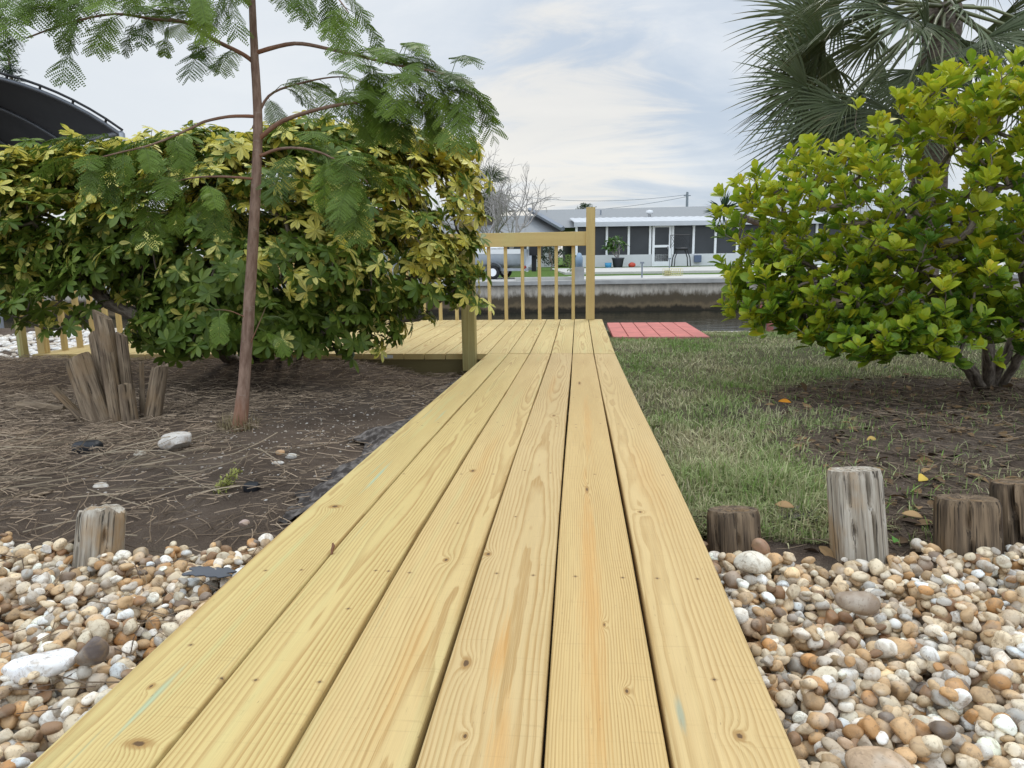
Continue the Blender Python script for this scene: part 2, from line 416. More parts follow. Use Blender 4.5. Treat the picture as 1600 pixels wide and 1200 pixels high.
t.bsdf(soil, .95, t.bump(t.math('ADD', b, cN), .9, .012), .1)
o = obj('ground', g, t.m); tag(o, 'bare brown soil and yard ground reaching to the canal and beyond it', kind='structure')

# ------------------------------------------------------------------ canal water and far bank
t = NT('canal_water'); p = t.pos()
nn = t.math('ADD', t.noise(t.mul(p, (1.2, 2.4, 1.)), 1.4, 4., .6), t.math('MULTIPLY', t.noise(t.mul(p, (.2, .5, 1.)), 1., 3., .5), 1.5))
t.bsdf((.018, .020, .014), .04, t.bump(nn, .12, .12), .5)
g = Geo(); V = [(-200, 8.3, WATER), (200, 8.3, WATER), tuple(FB(200, FARD + .2, WATER)), tuple(FB(-200, FARD + .2, WATER))]
g.add(V, [(0, 1, 2, 3)]); tag(obj('canal_water', g, t.m, smooth=False), 'dark still canal water', kind='structure')

def local_grid(name, x0, x1, y0, y1, z, mat, th=.12):
    g = Geo(); A = [FB(x0, y0, z), FB(x1, y0, z), FB(x1, y1, z), FB(x0, y1, z)]; B = [v - np.array([0, 0, th]) for v in A]
    g.add(A + B, [(0, 1, 2, 3), (7, 6, 5, 4), (4, 5, 1, 0), (5, 6, 2, 1), (6, 7, 3, 2), (7, 4, 0, 3)])
    return obj(name, g, mat, smooth=False)

t = NT('old_concrete_wall'); p = t.pos(); x, y, z = t.sep(p)
n = t.noise(t.mul(p, (1., 1., .7)), 1.3, 6., .65); nf = t.noise(t.mul(p, (3., 3., 1.2)), 2.5, 5., .7)
zz = t.math('ADD', z, t.math('MULTIPLY', t.math('SUBTRACT', n, .5), .55)); zz = t.math('ADD', zz, t.math('MULTIPLY', t.math('SUBTRACT', nf, .5), .25))
col = t.mix(t.ramp(nf, .3, .7), (.36, .32, .27), (.55, .49, .41))
col = t.mix(t.ramp(zz, -.60, -.82), col, (.085, .065, .042)); col = t.mix(t.ramp(zz, -.95, -1.10), col, (.15, .11, .065)); col = t.mix(t.ramp(zz, -1.08, -1.22), col, (.032, .026, .018))
t.bsdf(col, .9, t.bump(nf, .5, .05), .2); M_wall = t.m
M_conc = plain('pale_concrete', (.46, .44, .40), .85, var=.18, scale=1.5)
M_conc_gray = plain('grey_concrete', (.33, .32, .30), .9, var=.25, scale=2.)
sw = thing('seawall', 'long stained concrete seawall across the canal', 'seawall', FB(0, FARD, -1.3), YAW)
g = Geo(); box(g, (0, .12, -.13), (160, .24, 2.1)); obj('wall', g, M_wall, sw, False, local=True)
g = Geo(); box(g, (0, .1, .99), (160, .5, .13)); obj('cap', g, M_conc_gray, sw, False, local=True)
for (a, b) in ((-17, -12.6), (-6.5, -2.6)):
    pass
tag(local_grid('patio', 2.3, 34, FARD + .36, 29.5, -.225, M_conc), 'pale concrete waterside patio across the canal', kind='structure')
tag(local_grid('patio', 2.3, 34, 30.2, 46, -.10, M_conc), 'raised pale concrete patio before the screened porch', kind='structure')
tag(local_grid('boat_pad', -6.5, .2, FARD + .36, 31, -.235, plain('pad', (.42, .40, .37), .9, var=.2, scale=1.)), 'grey concrete pad under the boat trailer', kind='structure')
g = Geo(); box(g, FB(1.2, FARD + .6, -.19), (2.1, .25, .12), ax=[rt0, fw0, up0]); o = obj('curb', g, M_conc, smooth=False); tag(o, 'low white concrete curb at the lawn edge by the far seawall', 'curb')

# ------------------------------------------------------------------ house across the canal
M_shingle = plain('grey_shingle', (.23, .235, .235), .9, var=.10, scale=9., bump=.3)
M_white = plain('white_paint', (.62, .62, .615), .5, var=.04, scale=3.)
M_metalroof = plain('white_metal_roof', (.44, .45, .46), .6, var=.08, scale=2.)
M_frame = plain('white_aluminium', (.82, .82, .82), .4, var=.03)
t = NT('dark_screen'); p = t.objco(); n = t.noise(p, .8, 3., .6)
t.bsdf(t.mix(n, (.025, .027, .03), (.06, .065, .07)), .35, None, .35); M_screen = t.m
M_fascia = plain('grey_fascia', (.20, .22, .25), .6, var=.1)
M_wallgrey = plain('pale_grey_wall', (.50, .50, .48), .8, var=.06)
HD = 43.0
hs = thing('house', 'low white house with screened porch and grey shingle roof across the canal', 'house', FB(0, HD, 0), YAW)
HX0, HX1 = 3.95, 22.0
zb, ze = -.10, 2.33
g = Geo(); box(g, ((HX0 + HX1) / 2, .06, zb + .36), (HX1 - HX0, .16, .72)); obj('porch_wall', g, M_white, hs, False, local=True)
edges = [3.95, 5.75, 7.05, 8.32]
edges2 = [9.66, 10.9, 12.2, 13.5, 15., 16.5, 18.2, 20., 22.0]
for ed in (edges, edges2):
    for a, b in zip(ed[:-1], ed[1:]):
        g = Geo(); box(g, ((a + b) / 2, .10, (zb + .72 + ze) / 2), (b - a - .12, .03, ze - zb - .72)); obj('screen', g, M_screen, hs, False, local=True)
for xx_ in edges + edges2:
    g = Geo(); box(g, (xx_, .04, (zb + .72 + ze) / 2), (.13, .12, ze - zb - .72)); obj('mullion', g, M_frame, hs, False, local=True)
dr = Geo()
dx0, dx1 = 8.44, 9.56
for a, b, c0, c1 in ((dx0, dx0 + .14, zb, ze), (dx1 - .14, dx1, zb, ze), (dx0 + .14, dx1 - .14, ze - .14, ze), (dx0 + .14, dx1 - .14, zb, zb + .30), (dx0 + .14, dx1 - .14, 1.02, 1.16)):
    box(dr, ((a + b) / 2, -.045, (c0 + c1) / 2), (b - a, .06, c1 - c0))
door = obj('screen_door', dr, M_frame, hs, False, local=True)
g = Geo(); box(g, ((dx0 + dx1) / 2, -.01, 1.1), (dx1 - dx0 - .2, .02, 2.3)); obj('screen', g, M_screen, door, False, local=True)
g = Geo(); box(g, (dx1 - .2, -.10, 1.0), (.05, .05, .18)); obj('handle', g, plain('handle_metal', (.3, .3, .3), .3, 1.), door, False, local=True)
# corrugated metal porch roof
g = Geo(); xsr = np.arange(HX0 - .15, HX1 + .3, .11); ph = np.arange(len(xsr)) % 4; hz = np.where((ph == 1) | (ph == 2), .025, 0)
rows = [(-.55, ze + .16), (3.2, ze + .62)]
V = []
for (yy, z0) in rows: V += [(x_, yy, z0 + h) for x_, h in zip(xsr, hz)]
n = len(xsr); g.add(V, [(i, i + 1, n + i + 1, n + i) for i in range(n - 1)])
box(g, ((HX0 + HX1) / 2, -.55, ze + .06), (HX1 - HX0 + .4, .08, .26)); obj('porch_roof', g, M_metalroof, hs, False, local=True)
# main roof with its left rake, and the lower left wing
g = Geo(); E0, E1 = (3.2, .9, 2.28), (24, .9, 2.28); R0, R1 = (1.35, 7.5, 3.75), (24, 7.5, 3.95)
Bk = [(3.2, 13.5, 2.25), (24, 13.5, 2.25)]
g.add([E0, E1, R1, R0, Bk[0], Bk[1]], [(0, 1, 2, 3), (3, 2, 5, 4)]); rf = obj('roof', g, M_shingle, hs, False, local=True)
g = Geo(); tube(g, [(3.2, .85, 2.22), (1.35, 7.45, 3.80)], [.16, .16], 4); obj('rake_board', g, M_fascia, rf, False, local=True)
g = Geo(); lathe(g, [(0, .0), (.10, .0), (.10, .42), (.22, .42), (.24, .52), (.2, .62), (0, .66)], (8.9, 3.4, 2.75), 12); obj('vent', g, M_white, rf, local=True)
g = Geo(); tube(g, [(6.0, 5, 3.0), (6.0, 5, 3.55)], .05, 8); obj('vent', g, M_fascia, rf, local=True)
g = Geo(); g.add([(-9, 2.4, 1.95), (3.3, 2.4, 1.95), (3.3, 8.5, 3.45), (-9, 8.5, 3.45), (-9, 14, 1.9), (3.3, 14, 1.9)], [(0, 1, 2, 3), (3, 2, 5, 4)]); box(g, (-2.85, 2.36, 1.86), (12.3, .07, .2)); obj('wing_roof', g, M_shingle, hs, False, local=True)
g = Geo(); box(g, (-2.85, 5.2, .9), (11.6, 4.6, 2.0)); obj('wing_wall', g, M_wallgrey, hs, False, local=True)
g = Geo(); box(g, (14., 7.5, 1.0), (20., 9, 2.3)); obj('back_wall', g, plain('back_wall', (.25, .25, .26), .8), hs, False, local=True)
for xx_ in (-6.5, -3.2, .4):
    f = Geo(); box(f, (xx_, 2.88, 1.15), (1.5, .06, 1.1)); fo = obj('window', f, M_frame, hs, False, local=True)
    f = Geo(); box(f, (xx_, 2.84, 1.15), (1.3, .03, .9)); obj('pane', f, M_screen, fo, False, local=True)
# porch furniture seen through the right screens stays behind them
M_teal = plain('teal_cushion', (.03, .22, .27), .7)
g = Geo(); box(g, FB(14.4, HD - .55, .62), (2.6, .5, .10), ax=[rt0, fw0, up0]); box(g, FB(14.4, HD - .33, .92), (2.6, .08, .42), ax=[rt0, fw0, up0])
for xx_ in (13.3, 15.5): box(g, FB(xx_, HD - .55, .24), (.08, .45, .66), ax=[rt0, fw0, up0])
# second, pale blue house behind the bush
h2 = thing('house', 'pale blue house glimpsed through gaps in the yellow-green bush', 'house', FB(36, 47, 0), YAW)
g = Geo(); box(g, (0, 3, 1.2), (19, 6, 2.6)); obj('wall', g, plain('pale_blue_wall', (.42, .55, .70), .8, var=.05), h2, False, local=True)
g = Geo(); g.add([(-10, -.6, 2.5), (10, -.6, 2.5), (10, 3, 3.6), (-10, 3, 3.6), (-10, 6.6, 2.5), (10, 6.6, 2.5)], [(0, 1, 2, 3), (3, 2, 5, 4)]); obj('roof', g, M_shingle, h2, False, local=True)
for xx_ in (-6, -1, 5):
    g = Geo(); box(g, (xx_, -.04, 1.3), (1.6, .06, 1.1)); f = obj('window', g, M_frame, h2, False, local=True)
    g = Geo(); box(g, (xx_, -.08, 1.3), (1.4, .03, .9)); obj('pane', g, M_screen, f, False, local=True)

# ------------------------------------------------------------------ boat on its trailer
M_gel = plain('white_gelcoat', (.78, .78, .77), .25, var=.04); M_hull = plain('grey_blue_hull', (.46, .50, .54), .3, var=.08); M_black = plain('black_rubber', (.015, .015, .016), .7); M_galv = plain('galvanised_steel', (.35, .37, .40), .4, .7)
BX = FB(.65, 27.2, -.23)
bt = thing('motorboat', 'white and grey motorboat parked on its trailer across the canal', 'boat', BX, YAW + R(180 - 14))
st = np.linspace(0, 5.6, 12); V = []; 
for s_ in st:
    k_ = s_ / 5.6; bw = .95 * (1 - max(0, (k_ - .45) / .55) ** 2.2); ch = bw * .8; zc = .55 + .22 * k_ ** 2; zk = .38 + .55 * max(0, k_ - .5) ** 1.6; zt = 1.08 + .22 * k_ ** 2
    V.append([(s_, -bw, zt), (s_, -bw * .97, zt - .17), (s_, -ch, zc), (s_, 0, zk), (s_, ch, zc), (s_, bw * .97, zt - .17), (s_, bw, zt)])
V = np.array(V); n = 7
fs = [(i * n + j, i * n + j + 1, (i + 1) * n + j + 1, (i + 1) * n + j) for i in range(11) for j in (1, 2, 3, 4)] + [(0, 1, 2, 3, 4, 5, 6)]
g = Geo(); g.add(V.reshape(-1, 3), fs); obj('hull', g, M_hull, bt, local=True)
g = Geo(); g.add(V.reshape(-1, 3) * np.array([1, 1.015, 1.0]), [(i * n + j, i * n + j + 1, (i + 1) * n + j + 1, (i + 1) * n + j) for i in range(11) for j in (0, 5)])
g.add(np.concatenate([V[:, 0] - [0, 0, .02], V[:, 6] - [0, 0, .02]]), [(i, i + 1, 13 + i, 12 + i) for i in range(11)]); obj('deck', g, M_gel, bt, local=True)
g = Geo(); box(g, (2.6, 0, 1.22), (.9, .8, .40)); box(g, (2.75, 0, 1.45), (.5, .7, .12)); obj('console', g, M_gel, bt, False, local=True)
g = Geo(); box(g, (1.3, 0, 1.3), (.6, 1.0, .35)); box(g, (1.05, 0, 1.52), (.12, 1.0, .3)); obj('seat', g, M_gel, bt, False, local=True)
g = Geo(); rbox(g, (-.32, 0, 1.15), (.46, .36, .62), .06, long=2); box(g, (-.25, 0, .6), (.16, .12, .7)); obj('outboard_motor', g, M_black, bt, False, local=True)
trl = thing('boat_trailer', 'galvanised trailer with white-rimmed wheels under the motorboat', 'trailer', BX, YAW + R(180 - 14))
g = Geo()
for s_ in (-.75, .75): box(g, (2.2, s_, .34), (4.8, .08, .10))
for x_ in (0, 1.1, 2.6, 4.5): box(g, (x_, 0, .34), (.08, 1.42, .08))
box(g, (5.6, 0, .34), (2.2, .1, .1)); obj('frame', g, M_galv, trl, False, local=True)
for s_ in (-.92, .92):
    wl = Geo(); a = np.linspace(0, 2 * PI, 25)
    tube(wl, np.stack([1.1 + .19 * np.cos(a), np.full(25, s_), .25 + .19 * np.sin(a)], -1), .075, 8, cap=False); wo_ = obj('wheel', wl, M_black, trl, local=True)
    q = Geo(); tube(q, [(1.1, s_ - .08, .25), (1.1, s_ + .08, .25)], .145, 20); obj('rim', q, M_frame, wo_, local=True)
    q = Geo(); a = np.linspace(.15, PI - .15, 12); pr = np.stack([1.1 + .36 * np.cos(a), np.zeros(12), .27 + .34 * np.sin(a)], -1)
    A_ = pr.copy(); A_[:, 1] = s_ - .11; B_ = pr.copy(); B_[:, 1] = s_ + .11
    q.add(np.concatenate([A_, B_]), [(i, i + 1, 13 + i, 12 + i) for i in range(11)]); obj('fender', q, M_galv, trl, local=True)
g = Geo(); box(g, (-.06, .35, .33), (.02, .32, .17)); obj('licence_plate', g, M_white, trl, False, local=True)
for s_ in (-.72, .72):
    g = Geo(); box(g, (-.07, s_, .42), (.05, .2, .1)); obj('tail_light', g, plain('red_lens', (.35, .02, .015), .3), trl, False, local=True)

# ------------------------------------------------------------------ vegetation tools
def grow(base, targets, step=.07, jit=.25, pull=.35):
    """nodes: list of polylines already laid (arrays); grows one twig per target from the nearest node. Returns chains and node radii data."""
    pos = []; par = []
    chains = []
    for pl in base:
        ids = []
        for q, pt in enumerate(pl):
            pos.append(pt); par.append(ids[-1] if ids else -1); ids.append(len(pos) - 1)
        chains.append(ids)
    P_ = np.zeros((len(pos) + 60 * len(targets), 3)); P_[:len(pos)] = pos; nP = len(pos); root = P_[0].copy()
    order = np.argsort(np.linalg.norm(targets - root, axis=1))
    tips = {}
    for ti in order:
        tg = targets[ti]; d = np.linalg.norm(P_[:nP] - tg, axis=1); dn = d + .12 * np.linalg.norm(P_[:nP] - root, axis=1) * 0 + .15 * np.maximum(0, P_[:nP, 2] - tg[2])
        a = int(np.argmin(dn)); L = d[a]; m_ = max(2, int(L / step) + 1); ids = [a]
        p0 = P_[a]; bend = np.array([0, 0, -1.]) * L * .15 + rng.normal(size=3) * L * jit * .3
        for q in range(1, m_ + 1):
            u_ = q / m_; pt = p0 + (tg - p0) * u_ + bend * (u_ * (1 - u_)) * 2 + (rng.normal(size=3) * step * jit * .35 if q < m_ else 0)
            P_[nP] = pt; par.append(ids[-1]); ids.append(nP); nP += 1
            if nP >= len(P_): P_ = np.concatenate([P_, np.zeros((2000, 3))])
        chains.append(ids); tips[ti] = ids[-1]
    cnt = np.zeros(nP); 
    for ti, nd in tips.items(): cnt[nd] += 1
    for q in range(nP - 1, -1, -1):
        if par[q] >= 0: cnt[par[q]] += cnt[q]
    return P_[:nP], chains, cnt, np.array(par), tips

def sample_blobs(blobs, n, shell=.55):
    """points in ellipsoids (centre, radii, weight) biased to the outside"""
    w_ = np.array([b[2] * b[1][0] * b[1][1] for b in blobs]); w_ = w_ / w_.sum(); out = []
    while len(out) < n:
        b = blobs[rng.choice(len(blobs), p=w_)]; v = unit(rng.normal(size=3)) * (shell + (1 - shell) * rng.random()) ** .6
        p_ = np.array(b[0]) + rt0 * v[0] * b[1][0] + fw0 * v[1] * b[1][1] + up0 * v[2] * b[1][2]
        deep = False
        for c2 in blobs:
            q = p_ - np.array(c2[0]); e = np.array([q @ rt0 / c2[1][0], q @ fw0 / c2[1][1], q[2] / c2[1][2]])
            if np.linalg.norm(e) < .55: deep = rng.random() < .75; break
        if deep or p_[2] < gh(p_[0], p_[1]) + .08: continue
        out.append(p_)
    return np.array(out)

def branch_mesh(P_, chains, cnt, r0, pw, sides=6, rmax=1., wl=0):
    g = Geo()
    for ids in chains:
        rr = np.minimum(rmax, r0 * np.maximum(cnt[ids], .6) ** pw); 
        if len(ids) > 1: rr[0] = min(rr[0], rr[1] * 1.3)
        tube(g, P_[ids], rr, sides, col=(rng.random(), 0, 0, 0), cap=False, wob=.06)
    return g

M_bark = weathered('shrub_bark', (.27, .225, .175), (.11, .088, .068), (.16, .13, .10), .35, (70., 22., 70.))
M_twig = plain('twig_bark', (.15, .115, .085), .85, var=.3, scale=40.)

# --- variegated umbrella shrub (left)
px2m = 4.2 / F
def blob(px, py, D, rx, ry, rd, wt=1.): return (W(px, py, D), (rx * D / F, rd, ry * D / F), wt)
hb = [blob(80, 340, 4.1, 120, 92, .42), blob(240, 315, 4.15, 130, 90, .45), blob(410, 305, 4.2, 140, 90, .45), blob(545, 320, 4.15, 120, 105, .42), blob(655, 330, 4.1, 75, 120, .32),
      blob(470, 440, 4.0, 140, 75, .40), blob(610, 420, 4.05, 95, 85, .3), blob(300, 410, 4.05, 120, 75, .35), blob(-70, 340, 4.2, 110, 110, .4), blob(80, 490, 3.95, 70, 40, .2, .5), blob(400, 515, 4.05, 140, 42, .3, .9), blob(690, 430, 4.05, 40, 70, .18, .8), blob(550, 510, 4.0, 60, 40, .2, .7), blob(300, 500, 4.2, 110, 50, .3, .9), blob(30, 292, 4.1, 90, 38, .3), blob(170, 268, 4.15, 90, 34, .3), blob(340, 248, 4.2, 110, 32, .3), blob(500, 240, 4.2, 100, 32, .3), blob(640, 250, 4.15, 75, 36, .28), blob(60, 400, 4.1, 95, 45, .3), blob(-30, 420, 4.1, 60, 45, .3), blob(180, 420, 4.1, 90, 45, .3), blob(720, 300, 4.05, 28, 80, .15)]
base0 = G(395, 572, -.225); HB = base0.copy(); HB[2] = gh(HB[0], HB[1]) - .03
hs_ = thing('umbrella_shrub', 'big variegated green and yellow shrub spreading beside the wooden deck', 'shrub', HB)
def stem(pts): 
    pts = np.array(pts); out = []
    for a, b in zip(pts[:-1], pts[1:]):
        n_ = max(2, int(np.linalg.norm(b - a) / .07)); out += [a + (b - a) * k_ / n_ for k_ in range(n_)]
    out.append(pts[-1]); out = np.array(out); out[1:-1] += rng.normal(size=(len(out) - 2, 3)) * .008
    return out
stems = [stem([HB, W(330, 540, 4.2), W(250, 510, 4.15), W(170, 470, 4.1), W(120, 440, 4.1), W(60, 330, 4.1)]),
         stem([HB + [.02, .02, 0], W(385, 520, 4.2), W(330, 440, 4.2), W(250, 380, 4.2), W(215, 320, 4.1)]),
         stem([HB + [.03, -.02, 0], W(420, 510, 4.2), W(420, 430, 4.2), W(430, 360, 4.25)]),
         stem([HB + [.06, .02, 0], W(440, 510, 4.15), W(500, 455, 4.1), W(560, 420, 4.1), W(640, 320, 4.1), W(665, 260, 4.1)]),
         stem([HB + [.1, .05, 0], W(460, 540, 4.15), W(520, 510, 4.0), W(600, 460, 4.0), W(700, 400, 4.05)]),
         stem([HB + [.3, .0, 0], W(490, 520, 4.1), W(490, 470, 4.1), W(520, 380, 4.1)])]
tg = sample_blobs(hb, 1050, .35)
# tips that hang before the post, as in the photograph
tg = np.concatenate([tg, np.array([W(px, py, 4.1) for px, py in ((728, 262), (740, 300), (715, 320), (738, 340), (735, 385), (715, 400), (738, 430), (735, 475), (725, 455), (690, 470), (655, 500), (610, 505), (600, 530), (530, 555), (520, 540), (40, 245), (100, 238), (150, 240), (235, 222), (300, 222), (430, 212), (470, 215), (560, 210), (690, 218), (715, 240))])])
P_, ch, cnt, par, tips = grow(stems, tg, .07, .3)
obj('trunk', branch_mesh(P_, ch, cnt, .0032, .46, 7, .045), M_bark, hs_)
pv, pf, pa = leafproto(6, [.03, .09, .16, .20, .17, .02], .25, .10)
pos = []; yd = []; nd = []; sc = []; cc = []; pet = Geo(); center = np.mean([b[0] for b in hb], 0)
for ti, node in tips.items():
    tip = P_[node]; out = unit(tip - P_[par[node]]) * .5 + unit(tip - center) * .4 + up0 * .5
    tone = rng.random(); nl = rng.integers(4, 8)
    for q in range(nl):
        az = 2.4 * q + rng.random(); e = unit(out + 1.1 * (rt0 * math.cos(az) + fw0 * math.sin(az)) + up0 * rng.normal(0, .25)); Lp = rng.uniform(.06, .13)
        hub = tip + e * Lp - out * .05 * q / nl; tube(pet, [tip - out * .05 * q / nl, (tip + hub) / 2 + up0 * .008, hub], .0018, 3, col=(.3, 1, 0, .4), cap=False)
        nrm = unit(up0 * .45 + unit(hub - center) * .45 + e * .55 + rng.normal(size=3) * .38); k8 = rng.integers(7, 10)
        a1 = unit(np.cross(nrm, rng.normal(size=3))); a2 = np.cross(nrm, a1); s_ = rng.uniform(.055, .088)
        yel = np.clip(rng.normal(.45 + .28 * (tone - .5) + .34 * np.clip((hub[2] - .5) / .5, -.4, .8) + .14 * np.clip((hub[0] + 1.1) * 2, -1, 1), .22), 0, 1)
        for m_ in range(k8):
            th = 2 * PI * m_ / k8 + rng.normal(0, .1); dr_ = a1 * math.cos(th) + a2 * math.sin(th) - nrm * rng.uniform(-.1, .35)
            pos.append(hub); yd.append(dr_); nd.append(nrm); sc.append(s_ * rng.uniform(.8, 1.1)); cc.append((rng.random(), yel))
pos, yd, nd, sc, cc = map(np.array, (pos, yd, nd, sc, cc))
C = np.zeros((len(pos), len(pv), 4)); C[:, :, 0] = cc[:, :1]; C[:, :, 3] = cc[:, 1:]; C[:, :, 1] = pa[None, :, 0]; C[:, :, 2] = pa[None, :, 1]
g = Geo(); instance(g, pv, pf, pos, frames(yd, nd), sc, C)
t = NT('variegated_leaf'); at = t.attr('col'); r_, ac, al = t.sep(at.outputs['Color']); yl = at.outputs['Alpha']
nz = t.noise(t.pos(), 38., 2., .5); nz2 = t.noise(t.vec(r_, ac, al), 7., 2., .5)
v = t.math('ADD', t.math('ADD', t.math('MULTIPLY', nz, .55), t.math('MULTIPLY', nz2, .35)), t.math('SUBTRACT', yl, .5)); v = t.math('ADD', v, t.math('MULTIPLY', t.math('SUBTRACT', r_, .5), .35))
v = t.math('SUBTRACT', v, t.math('MULTIPLY', t.ramp(ac, .55, 1.), .10))
gr = t.mix(r_, (.078, .135, .018), (.175, .235, .036)); ye = t.mix(r_, (.66, .55, .06), (.72, .66, .20))
col = t.mix(t.ramp(v, .50, .60), gr, ye); col = t.mix(t.math('MULTIPLY', t.ramp(ac, .14, .02), .5), col, (.10, .16, .03))
t.leaf(col, .42, .34, spec=.3); M_umb = t.m
obj('crown', g, M_umb, hs_); obj('petiole', pet, plain('green_petiole', (.12, .15, .04), .5), hs_)

# --- yellow-green bush (right)
BB = BUSHC.copy(); BB[2] = gh(BB[0], BB[1]) - .03
bu = thing('shrub', 'round yellow-green broad-leaved bush growing over bare mulch beside the lawn', 'shrub', BB)
bb = [blob(1205, 345, 3.45, 85, 90, .30), blob(1320, 330, 3.4, 140, 130, .5), blob(1450, 300, 3.35, 150, 165, .55), blob(1590, 270, 3.2, 140, 165, .55), blob(1290, 450, 3.4, 105, 75, .35), blob(1440, 440, 3.3, 120, 80, .45), blob(1590, 430, 3.2, 110, 90, .45), blob(1730, 300, 3.3, 140, 170, .55), blob(1560, 190, 2.95, 60, 75, .22, .8), blob(1380, 540, 3.3, 40, 25, .12, .5), blob(1180, 470, 3.4, 50, 40, .2, .6), blob(1290, 505, 3.35, 90, 35, .22, 1.), blob(1200, 440, 3.4, 70, 55, .25), blob(1360, 530, 3.2, 70, 32, .2, 1.2), blob(1480, 540, 3.1, 55, 28, .15, .9), blob(1420, 510, 3.2, 90, 40, .25, .9), blob(1590, 505, 3.1, 90, 42, .25, .9), blob(1500, 160, 3.2, 90, 60, .35)]
stems = [stem([BB, W(1520, 575, 3.55), W(1465, 540, 3.5), W(1400, 490, 3.45), W(1320, 440, 3.4), W(1230, 400, 3.4)]),
         stem([BB + [.01, .01, 0], W(1545, 560, 3.55), W(1530, 490, 3.55), W(1490, 400, 3.5), W(1440, 300, 3.4)]),
         stem([BB + [.03, 0, 0], W(1565, 560, 3.55), W(1600, 500, 3.5), W(1600, 400, 3.4), W(1590, 280, 3.3)]),
         stem([BB + [.05, 0, 0], W(1590, 560, 3.5), W(1660, 480, 3.4), W(1720, 380, 3.3)]),
         stem([BB + [-.03, .0, 0], W(1500, 560, 3.5), W(1440, 520, 3.4), W(1350, 480, 3.35), W(1250, 490, 3.35)]),
         stem([BB + [0, -.02, 0], W(1540, 540, 3.45), W(1480, 460, 3.3), W(1400, 380, 3.2), W(1330, 280, 3.3)])]
tg = sample_blobs(bb, 2050, .3)
tg = np.concatenate([tg, np.array([W(px, py, D) for px, py, D in ((1125, 300, 3.4), (1115, 350, 3.4), (1125, 405, 3.4), (1135, 420, 3.4), (1160, 480, 3.4), (1185, 505, 3.35), (1190, 518, 3.35), (1330, 545, 3.25), (1345, 550, 3.25), (1370, 515, 3.2), (1560, 560, 3.05), (1455, 520, 3.1), (1340, 160, 3.2), (1400, 145, 3.2), (1500, 110, 3.1), (1590, 90, 2.7), (1565, 110, 2.8), (1270, 220, 3.3), (1235, 240, 3.4), (1180, 265, 3.4), (1150, 285, 3.4))])])
P_, ch, cnt, par, tips = grow(stems, tg, .06, .35)
obj('trunk', branch_mesh(P_, ch, cnt, .0017, .46, 6, .030), M_bark, bu)
pv, pf, pa = leafproto(6, [.05, .17, .27, .30, .24, .03], .35, .12)
pos = []; yd = []; nd = []; sc = []; cc = []; center = np.mean([b[0] for b in bb], 0)
for ti, node in tips.items():
    tip = P_[node]; ax_ = unit(unit(tip - P_[par[node]]) * .35 + up0 * .75 + unit(tip - center) * .35); nl = rng.integers(5, 10); a1 = unit(np.cross(ax_, rng.normal(size=3))); a2 = np.cross(ax_, a1)
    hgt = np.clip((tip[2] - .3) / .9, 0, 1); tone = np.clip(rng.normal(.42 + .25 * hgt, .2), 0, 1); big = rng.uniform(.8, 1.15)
    for q in range(nl):
        th = 2.4 * q; lev = q / nl; spread = .35 + .85 * (1 - lev) + rng.normal(0, .1); d_ = unit(ax_ + spread * (a1 * math.cos(th) + a2 * math.sin(th)))
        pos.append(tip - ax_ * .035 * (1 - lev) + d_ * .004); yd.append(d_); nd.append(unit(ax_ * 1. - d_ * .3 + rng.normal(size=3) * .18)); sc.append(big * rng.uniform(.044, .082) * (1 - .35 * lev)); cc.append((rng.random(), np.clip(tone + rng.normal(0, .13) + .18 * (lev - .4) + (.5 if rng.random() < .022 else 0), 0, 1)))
pos, yd, nd, sc, cc = map(np.array, (pos, yd, nd, sc, cc))
C = np.zeros((len(pos), len(pv), 4)); C[:, :, 0] = cc[:, :1]; C[:, :, 3] = cc[:, 1:]; C[:, :, 1] = pa[None, :, 0]; C[:, :, 2] = pa[None, :, 1]
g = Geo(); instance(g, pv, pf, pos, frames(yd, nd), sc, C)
t = NT('yellow_green_leaf'); at = t.attr('col'); r_, ac, al = t.sep(at.outputs['Color']); yl = at.outputs['Alpha']
nz = t.noise(t.pos(), 30., 2., .5)
v = t.math('ADD', yl, t.math('MULTIPLY', t.math('SUBTRACT', nz, .5), .35))
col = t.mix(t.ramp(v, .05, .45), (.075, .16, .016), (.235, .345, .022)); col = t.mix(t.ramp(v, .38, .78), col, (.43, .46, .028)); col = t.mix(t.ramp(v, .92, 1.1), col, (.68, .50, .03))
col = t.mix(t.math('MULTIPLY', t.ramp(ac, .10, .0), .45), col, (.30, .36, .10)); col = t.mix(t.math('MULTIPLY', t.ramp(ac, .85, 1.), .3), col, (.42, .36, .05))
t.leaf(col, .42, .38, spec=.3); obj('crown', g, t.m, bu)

# --- feathery sapling in front
TB = G(372, 668, -.14); TB[2] = gh(TB[0], TB[1]) - .02
tr = thing('feathery_tree', 'slim brown-trunked sapling with feathery fern-like leaves standing in bare soil', 'tree', TB)
D0 = np.linalg.norm((TB - CAM) @ fw)
def poly(lst): return np.array([W(*q) for q in lst])
def smooth(pl, n=8):
    pl = np.asarray(pl); t_ = np.linspace(0, len(pl) - 1, (len(pl) - 1) * n + 1); i0 = np.clip(t_.astype(int), 0, len(pl) - 2); u_ = t_ - i0
    pm = pl[np.clip(i0 - 1, 0, None)]; p0 = pl[i0]; p1 = pl[i0 + 1]; p2 = pl[np.clip(i0 + 2, None, len(pl) - 1)]; u_ = u_[:, None]
    return .5 * (2 * p0 + (p1 - pm) * u_ + (2 * pm - 5 * p0 + 4 * p1 - p2) * u_ ** 2 + (3 * p0 - pm - 3 * p1 + p2) * u_ ** 3)
trunk = smooth([TB] + list(poly([(381, 600, D0), (391, 450, D0), (398, 330, D0), (403, 200, D0), (398, 90, D0), (394, 0, D0), (392, -140, D0), (388, -300, D0)])), 6)
